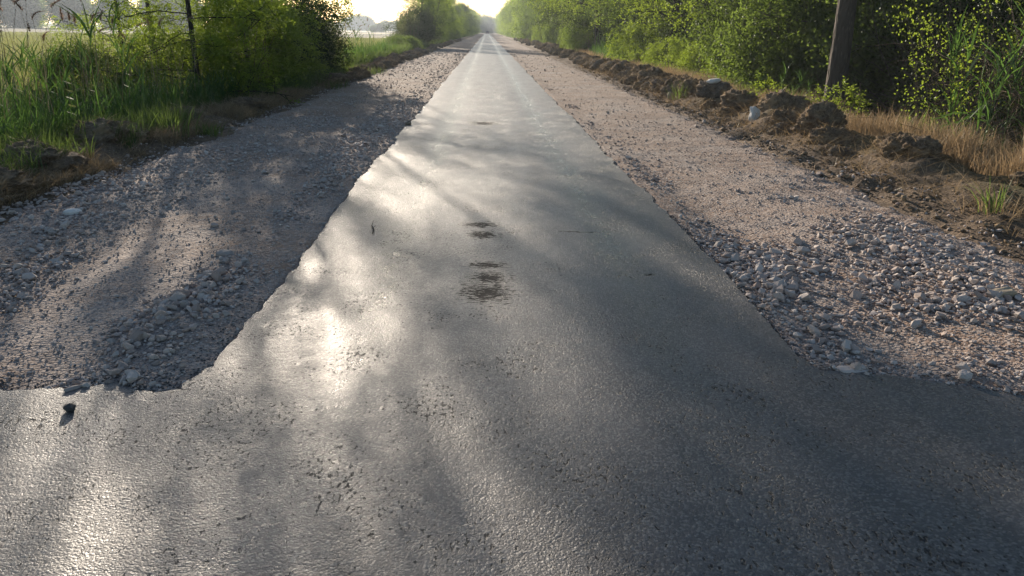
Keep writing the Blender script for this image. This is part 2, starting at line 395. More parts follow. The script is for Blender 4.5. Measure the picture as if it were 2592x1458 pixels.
xl = axis_lines(-9, 9, .1, np.concatenate([np.arange(-30, -9, .6), np.arange(9.6, 30, .6)]), [-2500, -1500, -800, -400, -200, -100, -60, -42, 2500, 1500, 800, 400, 200, 100, 60, 42])
yl = axis_lines(2.8, 26, .1, np.concatenate([np.arange(26.2, 60, .25), np.arange(60, 140, 1.0), np.arange(-6, 2.8, .4)]), [-2500, -1200, -500, -200, -60, -20, -10, 160, 200, 260, 350, 500, 800, 1300, 2500])
def grid_mesh(name, X, Y, Z, m, smooth=True):
    ny, nx = X.shape; V = np.stack([X, Y, Z], -1).reshape(-1, 3)
    i = np.arange(ny - 1)[:, None] * nx + np.arange(nx - 1)[None]
    return mesh_from(name, V, [np.stack([i, i + 1, i + nx + 1, i + nx], -1).reshape(-1, 4)], m, smooth)
X, Y = np.meshgrid(xl, yl)
link('ground', grid_mesh('ground', X, Y, gh(X, Y), M['ground']), kind='structure')

def shoulder(name, x0f, x1f, y0, y1, sgn):
    ys = np.concatenate([np.arange(y0, 16, .045), np.arange(16, 50, .15), np.arange(50, y1, 1.0)])
    u = np.linspace(0, 1, 62); x0, x1 = x0f(ys), x1f(ys)
    X = x0[:, None] + (x1 - x0)[:, None] * u[None]; Y = np.broadcast_to(ys[:, None], X.shape)
    return grid_mesh(name, X, Y, sz(X, Y), M['gravel_bed'])
def sz(x, y):
    x = np.asarray(x, float); y = np.asarray(y, float)
    base = -.03 + .035 * fbm(x * 1.1, y * .9, 5, 3) + .012 * fbm(x * 9, y * 9, 1, 2)
    base = base + .05 * fbm(x * 5, y * 5, 8, 3) * ss(3.6, 4.2, np.abs(x)) - .07 * ss(3.9, 4.45, np.abs(x) - .003 * y * (x > 0))
    base = base + .018 * ss(2.1, 1.7, np.abs(x)) + .015 * ss(3.75, 3.45, y)
    heap = .05 * np.exp(-((x + 1.75) ** 2 / .12 + (y - 4.2) ** 2 / .35))        # stones pushed up beside the left edge
    heap = heap + .06 * np.exp(-((x - 3.2) ** 2 / .35 + (y - 6.0) ** 2 / 5.0))  # the windrow of coarse stone on the right
    tracks = -.02 * np.exp(-((np.abs(x) - 2.9) ** 2) / .05) * (x < 0)
    z = np.maximum(base + heap + tracks, -.14)
    under = ((x > road_left(y) + .005) & (x < road_right(y) - .005)) | (y < junction_edge(x) - .005)
    return np.where(under, np.minimum(z, -.06), z)
sh_l = link('gravel_shoulder', shoulder('gravel_shoulder', lambda y: np.full_like(y, -4.45) + .12 * wob(y, .8, 40), lambda y: np.full_like(y, -1.2), 3.1, 450, -1), kind='structure')
sh_r = link('gravel_shoulder', shoulder('gravel_shoulder_b', lambda y: np.full_like(y, 1.5), lambda y: 4.55 + .003 * np.minimum(y, 200) + .15 * wob(y, .7, 50), 2.9, 450, 1), kind='structure')

def road_z(X, Y):
    e = np.minimum(np.abs(X - .15), 1.6)
    return .006 * fbm(X * 1.2, Y * .6, 9, 3) - .010 * np.exp(-((e - .85) ** 2) / .08) + .0015 * fbm(X * 5, Y * 5, 2, 2)
def road_mesh():
    Vs, Fs, n = [], [], 0
    def put(X, Y, Z):
        nonlocal n
        ny, nx = X.shape; i = np.arange(ny - 1)[:, None] * nx + np.arange(nx - 1)[None] + n
        Vs.append(np.stack([X, Y, Z], -1).reshape(-1, 3)); Fs.append(np.stack([i, i + 1, i + nx + 1, i + nx], -1).reshape(-1, 4)); n += X.size
    ys = np.concatenate([np.arange(JY, 14, .03), np.arange(14, 40, .12), np.arange(40, 460, 1.5)])
    L, Rr = road_left(ys), road_right(ys); u = np.linspace(0, 1, 41)
    X = L[:, None] + (Rr - L)[:, None] * u; Y = np.broadcast_to(ys[:, None], X.shape); Z = road_z(X, Y) + .003 * ss(JY, JY + .15, Y)
    put(X, Y, Z)
    for c, sg in ((0, -1), (-1, 1)):                       # the broken vertical edge of the layer
        j = .02 + .02 * vn(ys * 20, sg * 5.0)
        XX = np.stack([X[:, c], X[:, c] + sg * j * .4, X[:, c] + sg * j * 1.6], 1); ZZ = np.stack([Z[:, c], Z[:, c] - .03, Z[:, c] * 0 - .16], 1)
        if sg > 0: put(XX, np.broadcast_to(ys[:, None], XX.shape), ZZ)
        else: put(XX[:, ::-1], np.broadcast_to(ys[:, None], XX.shape), ZZ[:, ::-1])
    xs = np.concatenate([[-60, -30, -15, -9, -6], np.arange(-5, 5, .03), [5, 6, 9, 15, 30, 60]]); ye = junction_edge(xs)
    lane = xs > 1e9
    v = np.linspace(0, 1, 60) ** .8; Y = -4 + (ye[None] + 4) * v[:, None]; X = np.broadcast_to(xs[None], Y.shape); Z = road_z(X, Y)
    put(X, Y, Z)
    XX = np.stack([xs, xs, xs], 0); YY = np.stack([ye, ye + .015, ye + .03], 0); ZZ = np.stack([Z[-1], Z[-1] - .03, Z[-1] * 0 - .16], 0); ZZ[:, lane] = Z[-1][lane] - .002 * np.arange(3)[:, None]; YY[:, lane] = JY
    put(XX, YY, ZZ)
    return mesh_from('road', np.concatenate(Vs), Fs, M['asphalt'], True)
road = link('road', road_mesh(), kind='structure')

fx = np.array([-2400, -1200, -600, -300, -150, -80, -40, -24, -16, -11.5]); 
def sheet(name, xs, ys, dz, m):
    X, Y = np.meshgrid(xs, ys); return link(name, grid_mesh(name, X, Y, -.42 + dz + .05 * fbm(X * .1, Y * .1), m), kind='structure')
sheet('field', fx[:-1], np.array([-60, 0, 20, 40, 60, 80, 110, 150, 185.]), .12, M['field_green'])
sheet('field', fx[:-1] , np.array([185.2, 260, 400, 600, 900., 1400, 2300]), .14, M['field_pale'])
sheet('field', np.array([14., 24, 40, 80, 200, 600, 1500]), np.array([-60, 0, 40, 90, 150, 300, 600, 1200, 2300.]), .12, M['field_green'])

# ---------------------------------------------------------------- stones
PHI = (1 + 5 ** .5) / 2
ICO = np.array([(-1, PHI, 0), (1, PHI, 0), (-1, -PHI, 0), (1, -PHI, 0), (0, -1, PHI), (0, 1, PHI), (0, -1, -PHI), (0, 1, -PHI), (PHI, 0, -1), (PHI, 0, 1), (-PHI, 0, -1), (-PHI, 0, 1)], float)
ICO /= np.linalg.norm(ICO[0])
ICF = np.array([(0, 11, 5), (0, 5, 1), (0, 1, 7), (0, 7, 10), (0, 10, 11), (1, 5, 9), (5, 11, 4), (11, 10, 2), (10, 7, 6), (7, 1, 8), (3, 9, 4), (3, 4, 2), (3, 2, 6), (3, 6, 8), (3, 8, 9), (4, 9, 5), (2, 4, 11), (6, 2, 10), (8, 6, 7), (9, 8, 1)])
OCT = np.array([(1, 0, 0), (-1, 0, 0), (0, 1, 0), (0, -1, 0), (0, 0, 1), (0, 0, -1)], float)
OCF = np.array([(0, 2, 4), (2, 1, 4), (1, 3, 4), (3, 0, 4), (2, 0, 5), (1, 2, 5), (3, 1, 5), (0, 3, 5)])
def rotmats(n, tilt=.35, r=rng):
    a = r.uniform(0, 2 * math.pi, n); t = r.normal(scale=tilt, size=n); ph = r.uniform(0, 2 * math.pi, n)
    ca, sa = np.cos(a), np.sin(a); Z = np.zeros((n, 3, 3)); Z[:, 0, 0] = ca; Z[:, 0, 1] = -sa; Z[:, 1, 0] = sa; Z[:, 1, 1] = ca; Z[:, 2, 2] = 1
    k = np.stack([np.cos(ph), np.sin(ph), 0 * ph], 1); K = np.zeros((n, 3, 3))
    K[:, 0, 2] = k[:, 1]; K[:, 1, 2] = -k[:, 0]; K[:, 2, 0] = -k[:, 1]; K[:, 2, 1] = k[:, 0]
    I = np.eye(3)[None]; return (I + np.sin(t)[:, None, None] * K + (1 - np.cos(t))[:, None, None] * K @ K) @ Z
def stone_batch(geo, x, y, z, s, tint, base=ICO, F=ICF, r=rng):
    n = len(x); B = base[None] * (1 + r.uniform(-.36, .22, (n, len(base), 1))) + r.normal(scale=.13, size=(n, len(base), 3))
    sc = np.stack([r.uniform(.85, 1.35, n), r.uniform(.65, 1.0, n), r.uniform(.4, .8, n)], 1) * (s / 2)[:, None]
    V = np.einsum('nij,nkj->nki', rotmats(n, .35, r), B * sc[:, None])
    V += np.stack([x, y, z + s * .18], 1)[:, None]
    f = (np.arange(n)[:, None, None] * len(base) + F[None]).reshape(-1, 3)
    geo.add(V.reshape(-1, 3), f, np.repeat(tint, len(F)))
def coarse_map(x, y):
    """0 sandy .. 1 coarse stone"""
    c = fbm(x * .9, y * .55, 21, 3) * (1.5 - .8 * ss(7, 12, y)) + .15 + .12 * ss(8, 14, y) * (x < 0) + .25 * fbm(x * 4, y * 4, 3, 2)
    right = .9 * np.exp(-((x - 3.25) ** 2 / .45 + (y - 6.4) ** 2 / 7.5)) + .55 * np.exp(-((x - 1.95) ** 2 / .05)) + .4 * np.exp(-((x - 2.2) ** 2 / .2 + (y - 5.6) ** 2 / 1.2)) - .8 * np.exp(-((x - 2.9) ** 2 / .35 + (y - 3.9) ** 2 / .08))
    right = right - .35 * ss(9, 13, y)
    left = .7 * np.exp(-((x + 1.8) ** 2 / .10 + (y - 4.2) ** 2 / 1.2)) + .45 * np.exp(-((x + 3.3) ** 2 / .2 + (y - 4.9) ** 2 / 1.0)) + .35 * np.exp(-((x + 1.75) ** 2 / .06)) + .22 - .55 * np.exp(-((x + 2.55) ** 2 / .06))
    left = left - .1 * ss(9, 16, y)
    return np.clip(c + np.where(x > 0, right, left) - .1, 0, 1.2)
stone_meshes = []
for k in range(12):
    g_ = Geo(); r_ = np.random.default_rng(100 + k)
    stone_batch(g_, np.zeros(1), np.zeros(1), np.array([-.18]), np.ones(1), np.array([0.0]), r=r_)
    stone_meshes.append(g_.mesh('stone', M['stone']))
def scatter_gravel(side, parent):
    r = np.random.default_rng(5 if side > 0 else 6)
    def pts(n, y0, y1, pw):
        y = y0 + (y1 - y0) * r.uniform(0, 1, n) ** pw
        x = r.uniform(-4.5, -1.25, n) if side < 0 else r.uniform(1.55, 4.75, n); return x, y
    def edge_ok(x, y):
        return ((x < road_left(y) + .015) if side < 0 else (x > road_right(y) - .015)) & (y > junction_edge(x) - .01)
    # coarse stones
    n = 36000; x, y = pts(n, 3.0, 19, 1.5); c = coarse_map(x, y)
    keep = edge_ok(x, y) & (r.uniform(0, 1, n) < np.clip(c * 1.2 - .08, 0.05, 1)); x, y, c = x[keep], y[keep], c[keep]
    s = np.exp(r.normal(math.log(.026), .42, len(x))) * (.75 + .6 * c); s = np.clip(s, .012, .105)
    z = sz(x, y); z = np.where((np.abs(x) > 4.3), np.maximum(z, gh(x, y)), z) + r.uniform(0, .012, len(x)) * c
    rank = np.argsort(-(s / y))
    big, rest = rank[:300], rank[300:]
    for i in big:
        k = r.integers(0, 12); o = link('stone', stone_meshes[k], parent)
        o.location = (x[i], y[i], z[i] + s[i] * .2); o.rotation_euler = (r.normal(scale=.3), r.normal(scale=.3), r.uniform(0, 6.28)); o.scale = (s[i],) * 3
    g = Geo(); m_ = rest[s[rest] > .02]; t_ = rest[s[rest] <= .02]
    stone_batch(g, x[m_], y[m_], z[m_], s[m_], r.uniform(0, 1, len(m_)), r=r)
    # small stone between
    n2 = 34000; x2, y2 = pts(n2, 3.0, 15, 1.9); k2 = edge_ok(x2, y2) & (r.uniform(0, 1, n2) < np.clip(coarse_map(x2, y2) + .3, .3, 1)); x2, y2 = x2[k2], y2[k2]
    x2 = np.concatenate([x2, x[t_]]); y2 = np.concatenate([y2, y[t_]])
    s2 = r.uniform(.009, .022, len(x2)); stone_batch(g, x2, y2, sz(x2, y2), s2, r.uniform(0, 1, len(x2)), OCT, OCF, r)
    # farther on, only the coarser ones
    n3 = 26000; x3, y3 = pts(n3, 9, 70, 1.4); s3 = np.exp(r.normal(math.log(.028), .4, n3)) * (.8 + y3 / 50); k3 = (coarse_map(x3, y3) > r.uniform(-.2, .9, n3)) & ((x3 < 0) | (r.uniform(0, 1, n3) < .45)) & (r.uniform(0, 1, n3) > .6 * ss(16, 26, y3)) & edge_ok(x3, y3)
    x3, y3, s3 = x3[k3], y3[k3], s3[k3]; stone_batch(g, x3, y3, sz(x3, y3), s3, r.uniform(0, 1, len(x3)), OCT, OCF, r)
    link('gravel', g.mesh('gravel', M['stone']), parent, kind='stuff')
scatter_gravel(-1, sh_l); scatter_gravel(1, sh_r)
# crumbs of stone kicked onto the asphalt edge and the bare earth
g = Geo(); r = np.random.default_rng(11)
n = 1300; y = 3.3 + 14 * r.uniform(0, 1, n) ** 1.6; left = r.uniform(0, 1, n) < .5
x = np.where(left, road_left(y) + np.abs(r.normal(scale=.10, size=n)) ** 1.3, road_right(y) - np.abs(r.normal(scale=.09, size=n)) ** 1.3)
stone_batch(g, x, y, np.zeros(n) - .004, r.uniform(.006, .016, n), r.uniform(0, 1, n), OCT, OCF, r)
n = 160; stone_batch(g, r.uniform(-2.2, 2.4, n), r.uniform(1.8, 7, n), np.zeros(n) - .003, r.uniform(.004, .010, n), r.uniform(.5, .7, n), OCT, OCF, r)
n = 2200; y = 3.6 + 24 * r.uniform(0, 1, n) ** 1.5; left = r.uniform(0, 1, n) < .5
x = np.where(left, -4.3 - np.abs(r.normal(scale=.35, size=n)), 4.0 + np.abs(r.normal(scale=.5, size=n)))
stone_batch(g, x, y, np.maximum(gh(x, y), sz(x, y)) + .004, np.exp(r.normal(math.log(.026), .45, n)), r.uniform(0, 1, n), ICO, ICF, r)
link('loose_chippings', g.mesh('loose_chippings', M['stone']), kind='stuff')

g = Geo(); r = np.random.default_rng(17)
n = 260; y = 3.3 + 1.3 * r.uniform(0, 1, n) ** 1.4; x = road_left(y) - .01 - np.abs(r.normal(scale=.12, size=n))
n2 = 900; x2 = r.uniform(-3.4, -1.5, n2); y2 = junction_edge(x2) + .0 + np.abs(r.normal(scale=.10, size=n2))
n3 = 900; y3 = r.uniform(3.6, 7, n3); x3 = road_right(y3) + np.abs(r.normal(scale=.03, size=n3))
x = np.concatenate([x, x2, x3]); y = np.concatenate([y, y2, y3])
stone_batch(g, x, y, np.maximum(sz(x, y), -.03), r.uniform(.006, .018, len(x)), r.uniform(0, 1, len(x)), OCT, OCF, r)
link('asphalt_crumbs', g.mesh('asphalt_crumbs', M['stone_dark']), kind='stuff')

def big_stone(name, label, loc, dims, m, rz=0, tilt=(0, 0), seed=0, sub=2, blocky=.5):
    bm = bmesh.new(); bmesh.ops.create_icosphere(bm, subdivisions=sub, radius=1)
    me = bpy.data.meshes.new(name); bm.to_mesh(me); bm.free()
    V = np.zeros(len(me.vertices) * 3, np.float32); me.vertices.foreach_get('co', V); V = V.reshape(-1, 3).astype(float)
    V = np.sign(V) * np.abs(V) ** (1 - blocky * .55)
    V *= (1 + .34 * fbm(V[:, 0] * 1.9 + seed, V[:, 1] * 1.9, V[:, 2] * 1.9 + seed, 4))[:, None]
    V *= np.array(dims) / 2 / np.abs(V).max(0)
    me.vertices.foreach_set('co', V.astype(np.float32).ravel()); me.materials.append(m); me.update()
    o = link(name, me, None, loc, (tilt[0], tilt[1], rz)); tag(o, label, 'stone'); return o
big_stone('stone', 'small dark stone lying alone on the asphalt at lower left', (-1.81, 3.07, .014), (.05, .06, .042), M['stone_dark'], .4, (0, .2), 1, 1, .2)
big_stone('stone', 'flat tan slab of rock among the coarse gravel at far right', (3.36, 4.62, .04), (.20, .10, .055), M['stone_tan'], .2, (.1, -.12), 4, 3, .8)
big_stone('stone', 'squared pale block lying alone on bare sand right of the stone windrow', (3.83, 6.05, -.02), (.075, .055, .06), M['stone'], .5, (0, .1), 6, 2, 1.0)
big_stone('stone', 'dark fist sized stone on the left edge of the narrow asphalt', (-1.37, 13.8, .03), (.12, .10, .075), M['clod_grey'], .4, (0, 0), 9, 1, .3)
big_stone('stone', 'white slab leaning against the big turf clod on the right', (5.10, 14.75, float(gh(5.1, 14.75)) + .10), (.24, .10, .34), M['stone_white'], .25, (-.5, .45), 12, 3, 1.0)
big_stone('stone', 'bluish white stone lying on top of a clod left of the leaning slab', (5.3, 18.4, float(gh(5.3, 18.4)) + .36), (.34, .24, .10), M['stone_white'], .3, (.1, -.15), 14, 3, .5)
big_stone('stone', 'pale boulder edge sticking out of the earth bank below a grass tuft', (4.8, 20.5, float(gh(4.8, 20.5)) + .08), (.16, .14, .26), M['stone_tan'], .3, (.1, .1), 17, 2, .5)
big_stone('stone', 'flat grey plate of stone at the corner where asphalt meets right gravel', (1.86, 3.52, -.008), (.17, .09, .03), M['stone'], .15, (0, .05), 19, 3, .7)
big_stone('stone', 'rounded pale stone at the near rim of the right gravel', (2.38, 3.40, .02), (.09, .07, .05), M['stone'], .9, (0, .1), 22, 3, .3)
big_stone('stone', 'large blue grey stone half sunk in the left gravel near asphalt', (-1.93, 5.55, -.01), (.14, .10, .08), M['stone'], .1, (0, .1), 25, 3, .3)
big_stone('stone', 'pale oval stone beside the dark earth strip on the left shoulder', (-3.75, 6.95, -.03), (.16, .10, .08), M['stone_white'], .5, (0, .1), 28, 3, .3)

# ---------------------------------------------------------------- turf clods
def clod_mesh(seed, m):
    bm = bmesh.new(); bmesh.ops.create_icosphere(bm, subdivisions=5, radius=1)
    me = bpy.data.meshes.new('earth_clod'); bm.to_mesh(me); bm.free()
    V = np.zeros(len(me.vertices) * 3, np.float32); me.vertices.foreach_get('co', V); V = V.reshape(-1, 3).astype(float)
    a = fbm(V[:, 0] * 1.3 + seed, V[:, 1] * 1.3, V[:, 2] * 1.3, 3); b = 1 - np.abs(fbm(V[:, 0] * 3 + seed, V[:, 1] * 3, V[:, 2] * 3 + seed, 3)) * 2
    c = fbm(V[:, 0] * 9, V[:, 1] * 9 + seed, V[:, 2] * 9, 3)
    d_ = fbm(V[:, 0] * 22, V[:, 1] * 22 + seed, V[:, 2] * 22, 2); V *= (1 + .55 * a + .26 * (b - .6) + .20 * c + .07 * d_)[:, None] * .82
    V[:, 2] = np.where(V[:, 2] < -.25, -.25 + (V[:, 2] + .25) * .15, V[:, 2])
    V *= np.array([1, .85, .8]); me.vertices.foreach_set('co', V.astype(np.float32).ravel())
    me.polygons.foreach_set('use_smooth', np.ones(len(me.polygons), bool)); me.materials.append(m); me.update()
    g = Geo(); r = np.random.default_rng(seed + 50); k = r.choice(len(V), 320); k = k[V[k, 2] > -.2]; P = V[k] * 1.0
    n = len(P); az = np.arctan2(P[:, 1], P[:, 0]) + r.normal(scale=.8, size=n)
    blades(g, P, r.uniform(.12, .42, n), r.uniform(.008, .018, n), az, r.uniform(.3, 2.2, n), r.uniform(.0, 1, n), r.uniform(.1, .9, n), r)
    return me, g.mesh('dry_grass', M['dead_grass'])
clod_bank = [clod_mesh(3 * k + 1, M['clod'] if k % 4 else M['clod_grey']) for k in range(8)]
def clod(x, y, s, k, rz, label, group=None, flat=1.0, name='earth_clod', zoff=0.0):
    o = thing(name, label, 'clod of earth', (x, y, float(gh(x, y)) + (.06 if x > 0 else .10) * s + zoff), rz, (s, s, s * flat), group)
    link('earth', clod_bank[k][0], o); link('dry_grass', clod_bank[k][1], o, kind='stuff'); return o
named = [
 (6.05, 8.2, .30, 1, .4, 'low crumbling clod at the foot of the tan dry grass, nearest on the right', .6),
 (5.35, 9.7, .42, 2, 1.9, 'broad dark clod with a smooth grey cut face below the tan grass', .75),
 (5.15, 11.5, .40, 5, 2.9, 'rounded turf clod between the smooth grey one and the pointed one', .8),
 (5.45, 12.6, .50, 3, .9, 'pointed turf heap with straw hanging down its near side', .95),
 (5.35, 13.9, .36, 6, 4.0, 'small brown lump between the pointed heap and the slab clod', .9),
 (5.75, 15.2, .60, 7, 2.2, 'largest turf clod, grass on top, white slab leaning at its left side', 1.0),
 (5.0, 13.1, .24, 0, 2.0, 'small clod at the road side foot of the pointed turf heap', .9),
 (4.95, 10.6, .22, 4, 1.0, 'small grey clod between the smooth faced clod and the gravel', .8),
 (5.7, 10.6, .32, 7, 3.3, 'ragged clod against the tan grass behind the smooth grey one', .8),
 (5.6, 7.3, .26, 6, .9, 'flattened crumbling clod above the small grass sprout', .6),
 (4.95, 16.1, .24, 1, 4.4, 'small dark clod lying left of the white slab', .8),
 (5.05, 17.6, .26, 5, 1.3, 'small clod beside the bare pale root', .9),
 (5.9, 17.9, .36, 0, 2.3, 'turf clod at the back of the bank behind the pale root', .9),
 (5.55, 16.9, .48, 2, 5.0, 'rough dark clod just beyond the white leaning slab', .85),
 (5.35, 18.5, .50, 4, .3, 'grey smooth faced clod carrying the bluish white stone', .85),
 (5.35, 20.3, .50, 1, 1.2, 'dark clod with a green grass tuft in front of it', 1.0),
]
for x, y, s, k, rz, lab, fl in named: clod(x, y, s, k, rz, lab, None, fl)
ORD = 'first second third fourth fifth sixth seventh eighth ninth tenth eleventh twelfth thirteenth fourteenth fifteenth sixteenth seventeenth eighteenth nineteenth twentieth'.split()
r = np.random.default_rng(21); y = 21.2; nc = 0
while y < 150:
    for q in range(2 if y < 80 else 1):
        s = r.uniform(.26, .52) * (1.0 if y < 70 else 1.25); x = 5.15 + .004 * y + r.uniform(-.35, .55)
        if nc < 14: lab, gr = 'brown turf clod, %s in the bank beyond the clod with the grass tuft' % ORD[nc], 'clods just beyond the grass tuft'; nc += 1
        elif y < 60: lab, gr = 'brown turf clod in the middle stretch of the bank right of the road', 'clods in the middle of the right bank'
        else: lab, gr = 'small looking far clod in the right bank near the road end', 'far clods of the right bank'
        clod(x, y + r.uniform(-.2, .2), s, int(r.integers(0, 8)), r.uniform(0, 6.28), lab, gr, r.uniform(.7, 1.05))
    y += r.uniform(.45, .8) * (1 if y < 45 else 2.2)
for x, y, s, k, rz, lab, fl in [
 (-5.0, 7.6, .55, 3, 1.0, 'low mat of dead turf at the left picture edge', .45),
 (-5.2, 9.0, .62, 5, 2.0, 'wide flattened turf heap with brown dead grass, left verge', .5),
 (-5.35, 11.0, .60, 7, 3.4, 'domed brown turf heap below the reeds on the left verge', .6),
 (-5.2, 13.6, .45, 1, 5.2, 'small domed turf heap behind the green tuft on the left verge', .6),
 (-4.9, 16.5, .40, 6, .5, 'shaded turf lump under the low branches, left verge', .5),
 (-4.75, 24.5, .55, 2, 2.5, 'sunlit tan turf lump at the end of the shaded bushes, left', .55)]:
    clod(x, y, s, k, rz, lab, None, fl)
y = 26.5
nc = 0
while y < 140:
    nc += 1
    lab, gr = ('brown turf lump along the left gravel edge, %s beyond the shaded bushes' % ORD[nc - 1], 'clods on the left bank before the round bushes') if nc <= 12 else ('brown turf lump along the left gravel edge nearer the round bushes', 'clods on the left bank near the round bushes') if y < 75 else ('far turf lump along the left edge beyond the round bushes', 'far clods of the left bank')
    clod(-4.75 + r.uniform(-.4, .25), y, r.uniform(.3, .5), int(r.integers(0, 8)), r.uniform(0, 6.28), lab, gr, r.uniform(.5, .9)); y += r.uniform(1.0, 1.9) * (1 if y < 60 else 2)

# crumbled soil between the clods
g = Geo(); r = np.random.default_rng(31); n = 11000; y = 3.6 + 36 * r.uniform(0, 1, n) ** 1.5
x = np.where(r.uniform(0, 1, n) < .75, 4.15 + .004 * y + np.abs(r.normal(scale=.6, size=n)), -4.5 - np.abs(r.normal(scale=.4, size=n)))
stone_batch(g, x, y, gh(x, y), np.exp(r.normal(math.log(.019), .6, n)), r.uniform(0, 1, n), ICO, ICF, r)
link('soil_crumbs', g.mesh('soil_crumbs', M['clod'], True), kind='stuff')
# straw strewn over the banks
g = Geo(); n = 9000; y = 3.8 + 36 * r.uniform(0, 1, n) ** 1.4; rt = r.uniform(0, 1, n) < .6
x = np.where(rt, 4.5 + np.abs(r.normal(scale=.7, size=n)), -4.5 - np.abs(r.normal(scale=.7, size=n)))
blades(g, np.stack([x, y, gh(x, y) + .02], 1), r.uniform(.08, .28, n), r.uniform(.003, .007, n), r.uniform(0, 6.28, n), r.uniform(.2, 1.0, n), r.uniform(0, 1, n), r.uniform(.6, 2.0, n), r)
link('straw', g.mesh('straw', M['dead_grass']), kind='stuff')

# ---------------------------------------------------------------- grasses
def grass(name, n, xf, yf, H, W, m, bend=(.1, .9), clump=1.5, thr=.0, seed=1, kind='stuff'):
    r = np.random.default_rng(seed); y = yf(r, n); x = xf(r, n, y)
    dens = fbm(x * clump, y * clump, seed, 3); k = dens > thr; x, y, dens = x[k], y[k], dens[k]; n = len(x)
    g = Geo(); h = r.uniform(*H, n) * (.8 + .6 * np.clip(dens, -.5, .8))
    blades(g, np.stack([x, y, gh(x, y) - .01], 1), h, r.uniform(*W, n), r.uniform(0, 6.28, n), r.uniform(*bend, n), np.clip(r.normal(.5, .25, n), 0, 1), 0, r)
    return link(name, g.mesh(name, m), kind=kind)
grass('dry_grass', 60000, lambda r, n, y: 5.95 + .01 * y + np.abs(r.normal(scale=1.1, size=n)), lambda r, n: 5 + 34 * r.uniform(0, 1, n) ** 1.5, (.3, .72), (.004, .009), M['dry_grass'], (.1, .9), 1.2, -.5, 41)
grass('dry_grass', 9000, lambda r, n, y: 5.9 + .008 * y + np.abs(r.normal(scale=.8, size=n)), lambda r, n: r.uniform(36, 130, n), (.3, .7), (.015, .03), M['dry_grass'], (.1, .8), .6, -.2, 42)
grass('green_grass', 16000, lambda r, n, y: 6.3 + .01 * y + np.abs(r.normal(scale=1.2, size=n)), lambda r, n: 7 + 60 * r.uniform(0, 1, n) ** 1.3, (.3, .75), (.008, .016), M['grass_green'], (.1, .7), .7, .12, 43)
grass('green_grass', 30000, lambda r, n, y: -4.8 - np.abs(r.normal(scale=1.3, size=n)), lambda r, n: 4.5 + 26 * r.uniform(0, 1, n) ** 1.2, (.15, .55), (.006, .013), M['grass_green'], (.1, .9), 1.0, -.05, 44)
grass('dead_grass', 40000, lambda r, n, y: -4.5 - np.abs(r.normal(scale=.55, size=n)), lambda r, n: 4.5 + 26 * r.uniform(0, 1, n) ** 1.2, (.12, .3), (.004, .008), M['dead_grass'], (.5, 1.8), 1.3, -.1, 45)
grass('green_grass', 30000, lambda r, n, y: -5.4 - np.abs(r.normal(scale=2.6, size=n)), lambda r, n: r.uniform(26, 75, n), (.35, .9), (.014, .028), M['grass_green'], (.1, .7), .5, -.25, 46)
grass('green_grass', 14000, lambda r, n, y: np.where(r.uniform(0, 1, n) < .5, -5.6 - np.abs(r.normal(scale=1.5, size=n)), 6.2 + np.abs(r.normal(scale=1.2, size=n))), lambda r, n: r.uniform(75, 260, n), (.4, 1.0), (.03, .07), M['grass_green'], (.1, .7), .3, -.2, 47)
# the meadow beyond the ditch
r = np.random.default_rng(61); n = 110000; y = 8 + 150 * r.uniform(0, 1, n) ** 1.25; x = -10.0 - (y * .62 + 6) * r.uniform(0, 1, n) ** 1.1
g = Geo(); blades(g, np.stack([x, y, np.full(n, -.42)], 1), r.uniform(.35, .6, n), .012 + y * .0006, r.uniform(0, 6.28, n), r.uniform(.1, .8, n), np.clip(r.normal(.5, .25, n) + .5 * fbm(x * .1, y * .05), 0, 1), 0, r)
link('meadow_grass', g.mesh('meadow_grass', M['meadow']), kind='stuff')

# ---------------------------------------------------------------- reeds
def green_reed(seed, H=1.9):
    r = np.random.default_rng(seed); a = Geo(); b = Geo()
    lean = r.normal(scale=.10, size=2); t = np.linspace(0, 1, 7); P = np.stack([lean[0] * t ** 2 * H, lean[1] * t ** 2 * H, t * H * .8], 1)
    tube(a, P, np.linspace(.006, .003, 7), 5, .5)
    n = 11; tt = r.uniform(.12, 1.0, n); P0 = np.stack([np.interp(tt, t, P[:, k]) for k in range(3)], 1)
    blades(b, P0, r.uniform(.35, .75, n) * H / 1.9, r.uniform(.016, .032, n), r.uniform(0, 6.28, n), r.uniform(.15, .9, n), r.uniform(.3, .8, n), r.uniform(.1, .35, n), r)
    return a.mesh('stalk', M['reed_leaf']), b.mesh('leaf', M['reed_leaf'])
def dry_reed(seed, H=2.3):
    r = np.random.default_rng(seed); a = Geo(); b = Geo()
    lean = r.normal(scale=.12, size=2); t = np.linspace(0, 1, 8); P = np.stack([lean[0] * t ** 2 * H, lean[1] * t ** 2 * H, t * H], 1)
    tube(a, P, np.linspace(.006, .0025, 8), 5, .5)
    n = 260; tt = r.uniform(0, 1, n); d = np.array([lean[0] * 2.5 + .12, lean[1] * 2, 1.0]); d /= np.linalg.norm(d)
    droop = r.uniform(.05, .25)
    P0 = P[-1] - d * .14 + d * (tt * .26)[:, None] + np.array([droop, 0, -.4 * droop]) * (tt ** 2)[:, None]
    blades(b, P0, r.uniform(.03, .085, n) * (1.2 - tt), .006, r.normal(.2, 1.3, n), r.uniform(.3, 1.3, n), r.uniform(0, 1, n), r.uniform(0, .5, n), r)
    return a.mesh('stalk', M['straw_stem']), b.mesh('plume', M['plume'])
GR = [green_reed(s) for s in range(200, 208)]; DR = [dry_reed(s) for s in range(220, 228)]
